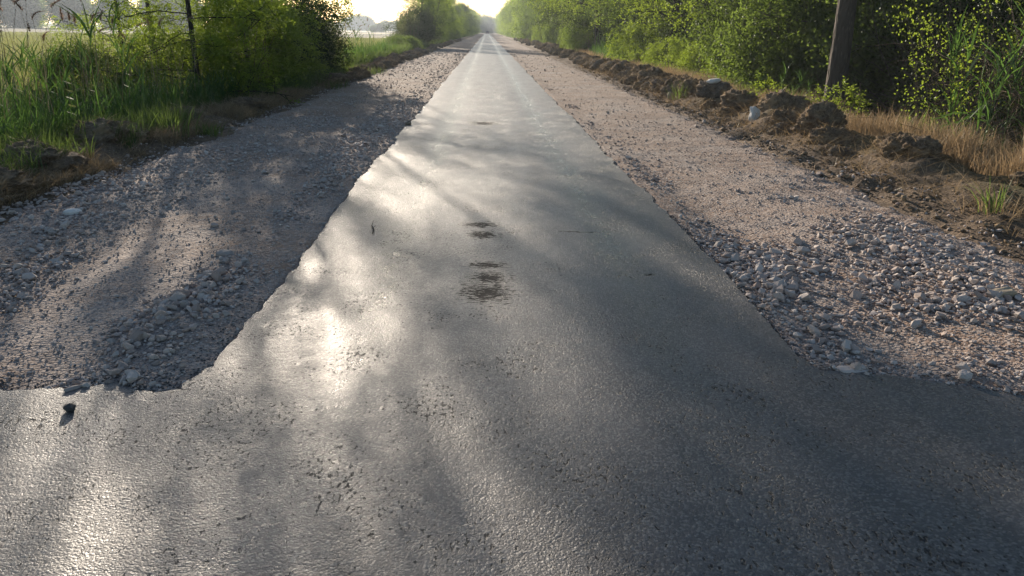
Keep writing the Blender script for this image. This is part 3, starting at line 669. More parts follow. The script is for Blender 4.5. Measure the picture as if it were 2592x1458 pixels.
def reed(kind, x, y, s, k, rz, label, group, tilt=0.0):
    o = thing('reed', label, 'reed', (x, y, float(gh(x, y)) - .02), rz, s, group); o.rotation_euler = (tilt, 0, rz)
    if kind == 'g': link('stalk', GR[k][0], o); link('leaf', GR[k][1], o)
    else: link('stalk', DR[k][0], o); link('plume', DR[k][1], o)
r = np.random.default_rng(71)
def bed(n, xr, yr, kind, sr, lab, grp):
    for i in range(n): reed(kind, r.uniform(*xr), r.uniform(*yr), r.uniform(*sr), int(r.integers(0, 8)), r.uniform(0, 6.28), lab, grp, r.normal(scale=.07))
bed(72, (-10.5, -6.2), (9.5, 17), 'g', (.85, 1.15), 'green leafy reed in the bed at the left picture edge', 'green reeds at the left')
bed(78, (-11.5, -6.6), (10, 18), 'd', (.85, 1.15), 'dry beige reed with a brown plume in the bed at the left edge', 'plumed dry reeds at the left')
bed(30, (-8.2, -5.9), (30, 46), 'g', (.8, 1.05), 'green reed in the bed between the shaded bushes and the round bushes', 'green reeds in the left gap')
bed(28, (-8.6, -6.2), (31, 46), 'd', (.85, 1.05), 'dry plumed reed in the bed between shaded and round bushes', 'plumed reeds in the left gap')
bed(34, (6.3, 8.2), (7.6, 11.5), 'g', (.85, 1.2), 'bright green reed in the clump above the tan grass at far right', 'green reeds at the far right')
bed(16, (6.6, 8.2), (16, 23), 'g', (.45, .7), 'low green reed at the foot of the bushes beyond the big trunk', 'low reeds beyond the big trunk')
bed(28, (6.9, 8.4), (43, 53), 'g', (.75, 1.05), 'green reed in the tall stand around the dark trunk far right row', 'tall green reeds by the dark trunk')
# young shoots below (uncountable)
g = Geo(); n = 7500; x = r.uniform(-11, -5.7, n); y = r.uniform(8, 19, n)
blades(g, np.stack([x, y, gh(x, y)], 1), r.uniform(.4, 1.0, n), r.uniform(.010, .024, n), r.uniform(0, 6.28, n), r.uniform(.05, .6, n), r.uniform(.2, .8, n), r.uniform(0, .2, n), r)
n = 5200; x = np.concatenate([r.uniform(-9, -5.6, 3400), r.uniform(6.8, 8.6, 1800)]); y = np.concatenate([r.uniform(27, 50, 3400), r.uniform(42, 53, 1800)])
blades(g, np.stack([x, y, gh(x, y)], 1), r.uniform(.6, 1.3, n), r.uniform(.015, .035, n), r.uniform(0, 6.28, n), r.uniform(.05, .5, n), r.uniform(.2, .9, n), 0, r)
link('reed_shoots', g.mesh('reed_shoots', M['reed_leaf']), kind='stuff')
g = Geo(); n = 700; x = np.where(r.uniform(0, 1, n) < .6, r.uniform(-11, -6.3, n), r.uniform(-9, -6, n)); y = np.where(x < -9, r.uniform(10, 19, n), np.where(r.uniform(0, 1, n) < .5, r.uniform(10, 19, n), r.uniform(29, 47, n)))
blades(g, np.stack([x, y, gh(x, y)], 1), r.uniform(1.2, 2.2, n), r.uniform(.006, .01, n), r.uniform(0, 6.28, n), r.uniform(0, .15, n), r.uniform(0, 1, n), r.uniform(0, .12, n), r)
link('dry_reed_stalks', g.mesh('dry_reed_stalks', M['straw_stem']), kind='stuff')

# one long bent reed leaf sweeping out over the tan grass (right)
o = thing('reed', 'reed with two long broad leaves bent over the tan grass at right', 'reed', (6.75, 10.6, float(gh(6.75, 10.6))))
a = Geo(); tube(a, [(0, 0, 0), (.01, 0, .5), (0, .02, 1.1)], [.008, .006, .004], 6); link('stalk', a.mesh('stalk', M['reed_leaf']), o)
def ribbon(P, W, name, o):
    P = np.array(P, float); t = np.linspace(0, 1, len(P)); s = np.array([.1, .75, .6]); w = W * np.sin(np.clip(t * .9 + .1, 0, 1) * math.pi) ** .7
    V = np.stack([P - s * w[:, None] / 2, P + s * w[:, None] / 2], 1).reshape(-1, 3); i = np.arange(len(P) - 1)[:, None] * 2
    g = Geo(); g.add(V, i + [0, 1, 3, 2], .7); link(name, g.mesh(name, M['reed_leaf'], True), o)
ribbon([(0, 0, .62), (-.15, -.02, .70), (-.35, -.05, .70), (-.55, -.1, .64), (-.75, -.12, .6)], .035, 'leaf', o)
ribbon([(0, 0, .6), (.1, -.05, .68), (-.1, -.1, .70), (-.3, -.16, .60), (-.62, -.2, .52)], .05, 'leaf', o)
ribbon([(0, 0, .62), (.12, -.05, .60), (.24, -.1, .48), (.33, -.15, .3)], .045, 'leaf', o)
ribbon([(0, 0, .9), (-.03, 0, 1.15), (-.02, 0, 1.4), (-.04, 0, 1.7)], .04, 'leaf', o)

# ---------------------------------------------------------------- broad leaved weeds at the left
def weed_mesh(seed):
    r = np.random.default_rng(seed); a = Geo(); b = Geo(); H = r.uniform(.6, .95)
    tube(a, [(0, 0, 0), (.02, 0, H * .5), (.0, .02, H)], [.006, .005, .003], 5)
    for i in range(7):
        z = H * (.2 + .8 * i / 7); az = i * 1.57 + r.normal(scale=.2)
        for s in (0, math.pi):
            d = np.array([[math.cos(az + s), math.sin(az + s), .35]]); L = .22 * (1.1 - z / H * .6)
            leaves(b, np.array([[0, 0, z]]), d, np.array([[-math.sin(az + s), math.cos(az + s), .1]]), np.array([L]), np.array([.07]), .6)
    return a.mesh('stem', M['leaf_grey']), b.mesh('leaf', M['leaf_grey'])
WM = [weed_mesh(s) for s in (300, 301, 302)]
for i, (x, y, lab) in enumerate([(-5.75, 11.2, 'grey green milkweed with paired leaves above the domed turf heap'), (-6.1, 12.6, 'milkweed with paired broad leaves, second along the left ditch'), (-6.3, 14.3, 'milkweed under the tree branches beside the dark trunk foot'), (-5.8, 9.2, 'milkweed at the left edge above the flattened turf'), (-6.0, 15.8, 'farthest milkweed, under the leafy branches')]):
    o = thing('milkweed', lab, 'weed', (x, y, float(gh(x, y))), i * 1.3, 1.1); link('stem', WM[i % 3][0], o); link('leaf', WM[i % 3][1], o)

# tufts standing alone
def tuft(label, x, y, H, n, m, z=None, s=.12, name='grass_tuft', wid=(.008, .016)):
    g = Geo(); r = np.random.default_rng(int(abs(x * 97 + y * 13))); P = np.stack([r.normal(scale=s, size=n), r.normal(scale=s, size=n), np.zeros(n)], 1)
    blades(g, P, r.uniform(.5, 1.1, n) * H, r.uniform(*wid, n), np.arctan2(P[:, 1], P[:, 0]) + r.normal(scale=.4, size=n), r.uniform(.1, .8, n), r.uniform(.3, .9, n), 0, r)
    return tag(link(name, g.mesh(name, m), None, (x, y, float(gh(x, y)) if z is None else z)), label, 'grass tuft')
tuft('green grass tuft growing at the foot of the dark clod, right bank', 4.95, 20.0, .55, 45, M['grass_green'])
tuft('yellow green grass tuft at the gravel edge below the left bushes', -4.35, 12.4, .25, 80, M['grass_green'], s=.11)
tuft('bright green tuft on the left verge between the turf heaps', -4.75, 11.9, .5, 60, M['grass_green'], s=.16)
tuft('bright green tuft at the left gravel edge in the reed gap', -4.5, 31, .4, 90, M['grass_green'], s=.3)
tuft('small grass sprout with dry awns on bare earth at the right edge', 4.75, 6.9, .38, 30, M['grass_green'], s=.05)
tuft('dry straw tuft around the small sprout at the right edge', 4.85, 7.0, .3, 70, M['dry_grass'], s=.12, name='straw_tuft', wid=(.003, .006))
tuft('sunlit green tuft behind the tan grass lump at the left bushes end', -4.5, 23.2, .35, 80, M['grass_green'], s=.25)

# ---------------------------------------------------------------- trees and shrubs
def path(p, d, L, n, curve, r, wig=.06):
    P = [np.array(p, float)]; d = np.array(d, float); d /= np.linalg.norm(d)
    for i in range(n):
        d = d + np.array([0, 0, curve]) / n + r.normal(scale=wig, size=3); d /= np.linalg.norm(d); P.append(P[-1] + d * L / n)
    return np.array(P), d
def grow_tree(seed, H, r0, nlimb, h0, spread, kind, leafm, barkm, n_sub=6, n_leaf=9, leafL=.055, lean=(0, 0), dens=1.0, up=.45, shape='oval', stems=1, low=None):
    r = np.random.default_rng(seed); tr, br, cr = Geo(), Geo(), Geo(); Cc = []; Dd = []
    for st in range(stems):
        ln = np.array([lean[0], lean[1], 1.0]) + (0 if stems == 1 else np.append(r.normal(scale=.16, size=2), 0))
        off = np.zeros(3) if stems == 1 else np.append(r.normal(scale=.25, size=2), 0)
        T, _ = path(off, ln, H * .96, 10, 0, r, .018); rad = r0 * (1 - np.linspace(0, 1, 11) ** 1.1 * .85); rad[0] *= 1.18
        tube(tr, T, rad, 10)
        for i in range(nlimb):
            f = h0 + (1 - h0) * (i + r.uniform(0, 1)) / nlimb; p = np.array([np.interp(f, np.linspace(0, 1, 11), T[:, k]) for k in range(3)])
            az = i * 2.4 + r.normal(scale=.5); prof = (math.sin(min(1, (f - h0) / (1 - h0) * .85 + .18) * math.pi) ** .6) if shape == 'oval' else (1.05 - f * .55)
            L = spread * prof * r.uniform(.75, 1.15) + .3; el = up * (.4 + f)
            P, d = path(p, (math.cos(az), math.sin(az), el), L, 5, .25 if f > .4 else -.12, r, .10)
            tube(br, P, np.linspace(r0 * .24 * (1.15 - f * .6), .006, 6), 5)
            for j in range(n_sub):
                q = r.uniform(.2, 1.0); p2 = np.array([np.interp(q, np.linspace(0, 1, 6), P[:, k]) for k in range(3)])
                d2 = d * .6 + rand_unit(1, r)[0] * .8 + np.array([0, 0, .1]); P2, d3 = path(p2, d2, L * r.uniform(.25, .5), 3, -.1, r, .15)
                tube(br, P2, np.linspace(.012, .004, 4), 3)
                tt = r.uniform(.15, 1.05, n_leaf); c = np.stack([np.interp(tt, np.linspace(0, 1, 4), P2[:, k]) for k in range(3)], 1)
                Cc.append(c + r.normal(scale=.13, size=c.shape)); Dd.append(d3 * .5 + rand_unit(n_leaf, r) * .8)
    Cc = np.concatenate(Cc); Dd = np.concatenate(Dd); Dd[:, 2] -= .15
    if dens < 1: k = r.uniform(0, 1, len(Cc)) < dens; Cc, Dd = Cc[k], Dd[k]
    add_leaves(cr, Cc, Dd, kind, leafL, r)
    return tr.mesh('trunk', barkm, True), br.mesh('branches', barkm, True), cr.mesh('crown', leafm)
def add_leaves(cr, Cc, Dd, kind, leafL, r):
    Dd = Dd / (np.linalg.norm(Dd, axis=1)[:, None] + 1e-9); n = len(Cc)
    tint = np.clip(.5 + .8 * fbm(Cc[:, 0] * .8, Cc[:, 1] * .8, Cc[:, 2] * .8, 2) + r.normal(scale=.12, size=n), 0, 1)
    if kind == 'spray': sprays(cr, Cc, Dd, 5, leafL * .75, leafL, leafL * .45, tint, r)
    elif kind == 'broad':
        for q in range(5):
            c = Cc + r.normal(scale=leafL * 1.6, size=Cc.shape); d = Dd * .4 + rand_unit(n, r); d[:, 2] -= .3; d /= np.linalg.norm(d, axis=1)[:, None]
            s = np.cross(d, rand_unit(n, r)); s /= np.linalg.norm(s, axis=1)[:, None] + 1e-9
            leaves(cr, c, d, s, leafL * r.uniform(.7, 1.3, n), leafL * .62, np.clip(tint + r.normal(scale=.08, size=n), 0, 1))
def grow_shrub(seed, H, Rr, leafm, barkm, nstem=16, kind='spray', n=3000, leafL=.05, hollow=.45, top=1.0):
    r = np.random.default_rng(seed); st, cr = Geo(), Geo()
    for i in range(nstem):
        az = i * 2.4; q = r.uniform(.1, .85); P, _ = path((r.normal(scale=.12), r.normal(scale=.12), 0), (math.cos(az) * q * Rr / H * 1.3, math.sin(az) * q * Rr / H * 1.3, 1), H * r.uniform(.6, .95), 5, -.1, r, .07)
        tube(st, P, np.linspace(.022, .005, 6), 5)
        for j in range(4):
            p = P[r.integers(1, 6)]; P2, _ = path(p, rand_unit(1, r)[0] + np.array([0, 0, .5]), Rr * r.uniform(.25, .5), 3, .1, r, .1); tube(st, P2, np.linspace(.008, .003, 4), 3)
    u = rand_unit(n, r); rad = r.uniform(hollow, 1, n) ** .6 * (1 + .55 * fbm(u[:, 0] * 2 + seed, u[:, 1] * 2, u[:, 2] * 2, 3))
    Cc = np.stack([u[:, 0] * Rr * rad, u[:, 1] * Rr * rad, H * .52 + u[:, 2] * H * .5 * rad * top], 1); k = Cc[:, 2] > .05; Cc = Cc[k]; u = u[k]
    gap = fbm(Cc[:, 0] * 1.9, Cc[:, 1] * 1.9, Cc[:, 2] * 1.9 + seed, 2) > -.06; Cc, u = Cc[gap], u[gap]
    add_leaves(cr, Cc, u * .7 + rand_unit(len(u), r) * .6, kind, leafL, r)
    return st.mesh('stems', barkm, True), cr.mesh('foliage', leafm)
TV = {
 'ash_a': grow_tree(1, 8.2, .085, 32, .06, 2.5, 'spray', M['leaf_fresh'], M['bark_dark'], 9, 18, .085, up=.2, shape='cone'),
 'ash_b': grow_tree(2, 7.6, .12, 28, .10, 2.6, 'spray', M['leaf_mid'], M['bark'], 9, 17, .09),
 'open': grow_tree(9, 8.0, .10, 15, .12, 2.3, 'spray', M['leaf_fresh'], M['bark_dark'], 6, 14, .085, up=.3),
 'locust': grow_tree(3, 9.5, .17, 28, .20, 2.8, 'spray', M['leaf_fresh'], M['bark_dark'], 8, 16, .09),
 'elm_dark': grow_tree(44, 8.5, .19, 24, .2, 2.6, 'broad', M['leaf_dark'], M['bark_dark'], 8, 20, .10),
 'elm': grow_tree(4, 8.5, .15, 30, .12, 2.7, 'broad', M['leaf_mid'], M['bark_dark'], 9, 22, .09),
 'multi': grow_tree(5, 9.5, .14, 12, .22, 1.9, 'broad', M['leaf_fresh'], M['bark'], 7, 12, .12, stems=4, dens=.7),
 'far_a': grow_tree(6, 10, .2, 26, .06, 3.2, 'broad', M['leaf_mid'], M['bark_dark'], 7, 10, .22),
 'far_b': grow_tree(7, 11, .2, 26, .05, 3.3, 'broad', M['leaf_fresh'], M['bark_dark'], 7, 10, .22),
}
SV = {
 'bush_fresh': grow_shrub(11, 2.6, 1.6, M['leaf_fresh'], M['twig'], 16, 'spray', 4200, .08),
 'bush_mid': grow_shrub(12, 3.2, 1.9, M['leaf_mid'], M['twig'], 18, 'broad', 9500, .08),
 'bush_dark': grow_shrub(13, 3.2, 1.7, M['leaf_dark'], M['bark_dark'], 18, 'broad', 7500, .08, .2),
 'bush_grey': grow_shrub(14, 2.8, 1.3, M['leaf_grey'], M['twig'], 20, 'broad', 2600, .055, .1),
 'dome': grow_shrub(16, 10, 5.2, M['leaf_mid'], M['bark_dark'], 14, 'broad', 5200, .5, .3),
 'seedling': grow_shrub(15, .75, .5, M['leaf_fresh'], M['twig'], 8, 'spray', 150, .05, .3),
}
def tree(v, x, y, s, rz, label, group=None, name='tree', cat='tree', sz_=None):
    o = thing(name, label, cat, (x, y, float(gh(x, y)) - .05 if abs(x) < 30 else -.42), rz, (s, s, s * (sz_ or 1)), group)
    a, b, c = TV[v]; link('trunk', a, o); link('branches', b, o); link('crown', c, o); return o
def shrub(v, x, y, s, rz, label, group=None, name='bush', cat='bush', sz_=None, dz=0):
    o = thing(name, label, cat, (x, y, (float(gh(x, y)) - .03 if abs(x) < 30 else -.42) + dz), rz, (s, s, s * (sz_ or 1)), group)
    a, c = SV[v]; link('stems', a, o); link('foliage', c, o); return o

# left row
tree('ash_a', -6.75, 18.8, .85, .3, 'slim dark trunked ash in the reeds, branches down to the ground, left', sz_=1.0)
tree('open', -13.8, 31, .85, 2.0, 'dark thin trunk with leafy boughs at the meadow edge, upper left')
shrub('bush_fresh', -8.2, 20.6, .75, 1.0, 'light leafy shrub spreading left of the slim ash above the reeds')
tree('open', -7.9, 23.4, .6, 2.6, 'bright leafed tree just right of the slim ash')
tree('ash_b', -7.2, 27.6, 1.0, 4.0, 'tall shading tree at the right end of the near left row')
shrub('bush_fresh', -6.1, 20.8, .95, .4, 'fresh green bush reaching toward the gravel below the slim ash')
shrub('bush_fresh', -6.2, 23.6, .95, 1.4, 'dense green bush hanging over the left verge')
shrub('bush_dark', -6.4, 27.2, 1.0, 2.2, 'dark shaded bush ending the near left thicket')
tree('open', -11.0, 27, .95, 1.0, 'leafy tree at the meadow side between the thin trunk and slim ash')
shrub('bush_grey', -7.9, 22.0, .8, 3.2, 'dark undergrowth bush behind the slim ash')
shrub('bush_mid', -8.6, 17.4, .55, 5.0, 'low bush at the foot of the slim ash among the reeds')
shrub('bush_grey', -6.6, 30.5, 1.15, .8, 'feathery pale bush with a thin leader at the start of the gap', sz_=1.0)
shrub('bush_grey', -5.9, 28.6, .7, 2.8, 'small feathery bush leaning from the dark thicket')
shrub('bush_mid', -6.6, 62, .9, .8, 'low green bush at the end of the grassy gap', sz_=.5)
# group at the end of the gap
shrub('bush_dark', -7.4, 76, 1.15, 1.0, 'dark round bush, left one of the pair after the gap')
shrub('bush_grey', -6.8, 72, 1.0, 3.0, 'grey green conical bush in front of the dark pair', sz_=1.2)
shrub('bush_dark', -6.2, 78, 1.2, 4.0, 'dark round bush, right one of the pair after the gap')
tree('elm', -6.6, 82, .75, 1.0, 'dark leafed tree rising behind the round bush pair')
tree('multi', -6.3, 92, .95, .4, 'pale many stemmed tree beyond the dark round bushes, left')
tree('multi', -6.9, 99, .9, 2.4, 'second many stemmed tree, just behind the first')
r = np.random.default_rng(81); y = 108
while y < 480:
    far = y > 150; v = r.choice(['far_a', 'far_b']) if far else r.choice(['elm', 'far_b', 'ash_b'])
    tree(str(v), -6.6 - r.uniform(0, 1.4), y, r.uniform(.6, .85) * (1 if y < 260 else 1.25), r.uniform(0, 6.28), 'tree in the far left row closing in toward the road end', 'trees of the far left row'); y += r.uniform(6.5, 10)
for k in range(9):
    y = 104 + k * 9; shrub(str(r.choice(['bush_fresh', 'bush_mid'])), -6.1 - r.uniform(0, .8), y, r.uniform(.6, .9), r.uniform(0, 6), 'low green bush under the far left row', 'bushes under the far left row')

# right row: the big trunk
big = grow_tree(33, 11, .225, 22, .42, 3.2, 'broad', M['leaf_mid'], M['bark'], 8, 9, .075, lean=(-.035, 0))
o = thing('tree', 'big grey brown bare trunk standing at the right behind the clods', 'tree', (7.35, 16.4, float(gh(7.35, 16.4)) - .05)); o.scale = (1, 1, 1)
link('trunk', big[0], o); link('branches', big[1], o); link('crown', big[2], o)
RT = [
 ('locust', 9.6, 12.5, 1.0, .4, 'dark trunk behind the tangled brown twigs at the right edge'),
 ('elm', 10.2, 17.6, .9, 2.2, 'slender tree right behind the big trunk'),
 ('ash_b', 8.9, 20.5, .95, 1.1, 'dense leafy tree just left of the big trunk'),
 ('elm_dark', 8.7, 24.5, 1.0, 3.0, 'dark stemmed tree above the large round green bush'),
 ('locust', 7.9, 29.0, .95, 5.1, 'light leafed tree with a thin dark leaning stem'),
 ('locust', 8.1, 35.5, 1.1, .7, 'shady tree between the thin leaning stem and thick dark trunk'),
 ('ash_b', 8.4, 41.0, 1.1, 2.5, 'green tree in front of the reed stand on the right'),
 ('elm_dark', 9.0, 47.0, 1.0, 4.1, 'dark tree set back behind the tall green reeds'),
 ('locust', 7.5, 54.0, 1.4, 5.2, 'tree with thick dark trunk standing in tall green reeds'),
 ('elm_dark', 7.8, 57.5, 1.1, 1.7, 'dense dark tree, second beyond the tall reeds'),
 ('locust', 7.4, 64.0, 1.05, .2, 'yellow green tree, third beyond the tall reeds'),
 ('elm_dark', 7.3, 71.0, 1.15, 2.9, 'dark foliage tree reaching down to the bank, fourth beyond the reeds')]
for v, x, y, s, rz, lab in RT: tree(v, x, y, s, rz, lab)
y = 78
while y < 480:
    far = y > 120; v = r.choice(['far_a', 'far_b']) if far else r.choice(['elm', 'ash_b', 'locust', 'elm_dark'])
    tree(str(v), 7.4 + .002 * y + r.uniform(0, 1.2), y, r.uniform(.65, 1.15), r.uniform(0, 6.28), 'tree in the far right row running to the road end', 'trees of the far right row'); y += r.uniform(5.5, 8.5)
RB = [
 ('bush_mid', 8.3, 21.8, 1.05, .4, 'large round green bush left of the big trunk'),
 ('bush_mid', 8.9, 25.2, 1.15, 1.9, 'second round green bush farther behind the large one'),
 ('bush_fresh', 7.5, 27.8, .55, 3.1, 'fresh yellow green bush before the thin leaning stem'),
 ('bush_fresh', 7.3, 31.8, .6, 5.0, 'bright locust sprouts catching the sun at mid distance'),
 ('bush_dark', 9.6, 35.5, 1.1, .9, 'dark bush in the gap behind the thick stemmed shady tree'),
 ('bush_fresh', 7.4, 40, .8, 2.2, 'sunlit bush just before the tall reeds on the right'),
 ('bush_dark', 9.4, 51.5, 1.2, 4.4, 'dark bush behind the tall reeds on the right'),
 ('bush_mid', 7.4, 58.0, 1.0, 1.4, 'bush at the foot of the dense dark tree'),
 ('bush_fresh', 6.9, 61.0, .9, .3, 'yellow green bush at the foot of the third far tree'),
 ('bush_mid', 10.2, 20.0, 1.2, .3, 'shaded bush behind the big trunk'),
 ('bush_dark', 11.0, 14.6, 1.0, 2.0, 'dark thicket behind the right hand twigs'),
 ('bush_dark', 10.0, 10.2, .9, 4.2, 'dark thicket at the right picture edge'),
 ('bush_dark', 10.0, 12.6, .9, 5.2, 'leafy bush behind the green reeds at far right'),
 ('bush_grey', 8.9, 16.0, .55, 1.0, 'low pale weeds to the right of the big trunk'),
 ('bush_grey', 8.2, 18.6, .5, 2.0, 'low pale weeds behind the yellow green seedlings'),
 ('bush_dark', 12.5, 24, 1.2, .4, 'dark bush deep behind the right row'),
 ('bush_dark', 12.0, 31, 1.2, 3.4, 'second dark bush deep behind the right row')]
for v, x, y, s, rz, lab in RB: shrub(v, x, y, s, rz, lab)
for k in range(17):
    bl = ['dark thicket filling the back of the tree row, %s one behind the big trunk' % ORD[k]] if k < 8 else ['tall shaded bush filling the back of the row beyond the reeds']
    shrub(str(r.choice(['bush_dark', 'bush_mid'])), 10.6 + r.uniform(-.5, 1.0), 19 + k * 3.6, r.uniform(1.2, 1.5), r.uniform(0, 6), bl[0], 'bushes at the back of the right row', sz_=1.15)
for k in range(22):
    y = 68 + k * 8.5; shrub(str(r.choice(['bush_fresh', 'bush_mid', 'bush_dark', 'bush_grey'])), 6.9 + r.uniform(0, 1.6), y, r.uniform(.6, 1.15), r.uniform(0, 6), 'bush under the far right row', 'bushes under the far right row')
for x, y, s, rz, lab in [(6.65, 14.6, 1.0, .2, 'yellow green seedling right at the foot of the big trunk'), (6.95, 15.7, .8, 2.0, 'smaller seedling touching the big trunk on its left'), (6.05, 16.9, .85, 1.0, 'yellow green seedling left of the big trunk behind the white slab'),
     (6.8, 29.5, 1.3, 3.0, 'bright seedling bush among dry grass at mid distance'), (6.9, 24.5, .9, 3.0, 'small bright sprout at the edge of the dry grass'), (6.7, 35.5, 1.3, 1.0, 'bright seedling in front of the thick dark trunk')]:
    shrub('seedling', x, y, s, rz, lab, name='seedling', cat='seedling')

# tangled brown twigs and the leafy climber at the right edge
def tangle(seed, n, Rx, Ry, H, m):
    r = np.random.default_rng(seed); g = Geo()
    for i in range(n):
        p = (r.uniform(-Rx, Rx), r.uniform(-Ry, Ry), r.uniform(0, H * .6)); d = rand_unit(1, r)[0] * np.array([1, .7, .6]) + np.array([0, 0, .55])
        P, _ = path(p, d, r.uniform(.7, 2.2), 6, r.uniform(-.8, .3), r, .10); a = r.uniform(.003, .009); tube(g, P, np.linspace(a, a * .4, 7), 4, r.uniform(.2, .9))
    return g.mesh('twigs', m, True)
o = thing('thicket', 'tangled leafless brown twigs in the upper right corner', 'thicket', (8.0, 11.2, float(gh(8.0, 11.2)))); link('twigs', tangle(91, 420, 1.0, 1.2, 2.8, M['twig']), o, kind='stuff')
o = thing('thicket', 'thin grey brown twigs right of the big trunk', 'thicket', (9.2, 15.2, float(gh(9.2, 15.2)))); link('twigs', tangle(92, 200, 1.3, .8, 2.6, M['bark']), o, kind='stuff')
def climber():
    r = np.random.default_rng(95); a, b = Geo(), Geo(); Cc = []; Dd = []
    for i in range(16):
        P, d = path((r.uniform(-.35, .22), r.uniform(-.4, .3), 0), (r.normal(scale=.15), r.normal(scale=.1), 1), r.uniform(1.8, 3.6), 8, -.15, r, .08); tube(a, P, np.linspace(.007, .003, 9), 4)
        n = 26; tt = r.uniform(.25, 1, n); Cc.append(np.stack([np.interp(tt, np.linspace(0, 1, 9), P[:, k]) for k in range(3)], 1) + r.normal(scale=.07, size=(n, 3))); Dd.append(rand_unit(n, r))
    add_leaves(b, np.concatenate(Cc), np.concatenate(Dd), 'broad', .042, r); return a.mesh('stems', M['twig'], True), b.mesh('foliage', M['leaf_fresh'])
cl = climber(); o = thing('climber', 'bright yellow green climber hanging left of the brown twig tangle', 'climbing plant', (6.95, 11.5, float(gh(6.95, 11.5)))); link('stems', cl[0], o); link('foliage', cl[1], o)

# distant trees beyond the fields
for i in range(14):
    shrub('dome', -235 + i * 11 + r.uniform(-3, 3), 330 + r.uniform(-14, 14), r.uniform(1.2, 1.7), r.uniform(0, 6), 'tree of the dark wood edge behind the meadow at upper left', 'wood edge behind the meadow', name='tree', cat='tree')
for i, (px, w, h) in enumerate([(838, 1.5, 1.2), (858, 1.7, 1.15), (880, 1.6, 1.0), (905, 2.0, 1.7), (925, 2.3, 2.1), (944, 2.2, 1.9), (962, 1.6, 1.0), (976, 1.5, 1.0), (990, 1.3, 1.4), (1002, 1.6, 1.2), (1016, 1.4, 1.4), (1032, 1.6, 1.3), (1048, 1.6, 1.3), (820, 1.6, 1.4), (800, 1.7, 1.2)]):
    D = 820 + r.uniform(-20, 20); shrub('dome', (px - 1232) * D / 1944, D, w * .75, r.uniform(0, 6), 'hazy blue tree of the distant wood across the pale field', 'distant hazy wood', name='tree', cat='tree', sz_=h / w * .95)
for px, s, lab in ((962, .8, 'small dark lone tree on the field horizon, left of two'), (980, 1.15, 'larger lone tree on the field horizon, right of two')):
    shrub('dome', (px - 1232) * 520 / 1944, 520, s * .6, s, lab, name='tree', cat='tree', sz_=.8)
for i in range(10): shrub('dome', -9 + i * 4.5 + r.uniform(-1, 1), 640 + r.uniform(-20, 20), r.uniform(.9, 1.4), r.uniform(0, 6), 'hazy tree closing the view at the end of the road', 'hazy trees at the road end', name='tree', cat='tree')
a = Geo(); tube(a, [(0, 0, -.3), (0, 0, 7.5)], [.14, .09], 8); o = thing('utility_pole', 'thin utility pole between the two lone trees on the horizon', 'pole', ((969 - 1232) * 520 / 1944, 520, -.4)); link('pole', a.mesh('pole', M['pole_wood'], True), o)
a = Geo(); tube(a, [(-.9, 0, 7.0), (.9, 0, 7.0)], [.06, .06], 6); link('crossarm', a.mesh('crossarm', M['pole_wood']), o)

# a dry twig fallen on the asphalt
a = Geo(); tube(a, [(0, 0, .006), (.012, .12, .012), (-.008, .26, .01), (.004, .40, .02)], [.004, .005, .004, .002], 5); tube(a, [(0, .16, .01), (.03, .24, .02)], [.003, .001], 4)
tag(link('twig', a.mesh('twig', M['bark_dark'], True), None, (-.93, 6.15, .0), (0, 0, .12)), 'thin dark twig lying on the asphalt left of centre', 'twig')
a = Geo(); tube(a, [(0, 0, .05), (.2, .05, .14), (.42, .02, .10), (.62, .1, .2)], [.012, .014, .011, .006], 6); tube(a, [(.2, .05, .14), (.28, -.02, .28)], [.008, .004], 5)
tag(link('root', a.mesh('root', M['twig'], True), None, (4.95, 17.1, float(gh(4.95, 17.1)) + .08), (0, 0, -.5)), 'bare pale root sticking out between the grey clod and rough dark clod', 'root')

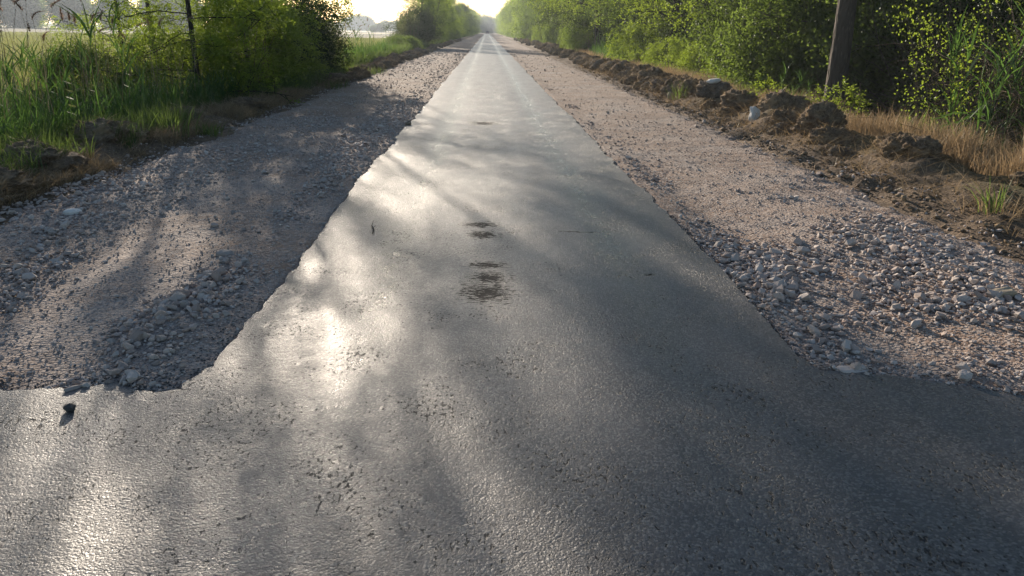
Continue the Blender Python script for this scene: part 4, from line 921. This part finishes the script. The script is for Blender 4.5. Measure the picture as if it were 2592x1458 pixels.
# ---------------------------------------------------------------- the car far down the road
def box(geo, x0, x1, y0, y1, z0, z1, tx=0.0, ty=0.0, tint=.5):
    V = [(x0, y0, z0), (x1, y0, z0), (x1, y1, z0), (x0, y1, z0), (x0 + tx, y0 + ty, z1), (x1 - tx, y0 + ty, z1), (x1 - tx, y1 - ty, z1), (x0 + tx, y1 - ty, z1)]
    geo.add(np.array(V, float), np.array([(0, 3, 2, 1), (4, 5, 6, 7), (0, 1, 5, 4), (1, 2, 6, 5), (2, 3, 7, 6), (3, 0, 4, 7)]), tint)
car = thing('car', 'small dark car far down the road where it vanishes', 'car', (.35, 410, .0))
a = Geo(); box(a, -.88, .88, -2.1, 2.1, .28, .62, .02, .04); box(a, -.86, .86, -2.06, 2.05, .62, .92, .05, .08); box(a, -.72, .72, -1.55, .9, 1.38, 1.43, .06, .1); link('body', a.mesh('body', M['car_paint']), car)
a = Geo(); box(a, -.80, .80, -1.85, 1.3, .92, 1.38, .10, .42); link('windows', a.mesh('windows', M['glass_dark']), car)
for sx in (-1, 1):
    for sy in (-1.3, 1.35):
        a = Geo(); tube(a, [(sx * .72, sy, .32), (sx * .72, sy, .32), (sx * .9, sy, .32), (sx * .9, sy, .32)], [.01, .32, .32, .01], 16); link('wheel', a.mesh('wheel', M['rubber']), car)
    a = Geo(); box(a, sx * .7 - .12, sx * .7 + .12, -2.12, -2.08, .66, .84); link('tail_lamp', a.mesh('tail_lamp', M['lamp_red']), car)
a = Geo(); box(a, -.26, .26, -2.125, -2.105, .48, .6); link('number_plate', a.mesh('number_plate', M['plate']), car)

# ---------------------------------------------------------------- haze
m, nt, out = mat('haze'); pv = nt.nodes.new('ShaderNodeVolumePrincipled'); pv.inputs['Density'].default_value = .0005; pv.inputs['Color'].default_value = (.78, .88, 1.0, 1); pv.inputs['Anisotropy'].default_value = .3
nt.links.new(pv.outputs[0], out.inputs['Volume'])
a = Geo(); box(a, -2600, 2600, -2600, 2600, -2.0, 21.0); link('haze', a.mesh('haze', m), kind='stuff')
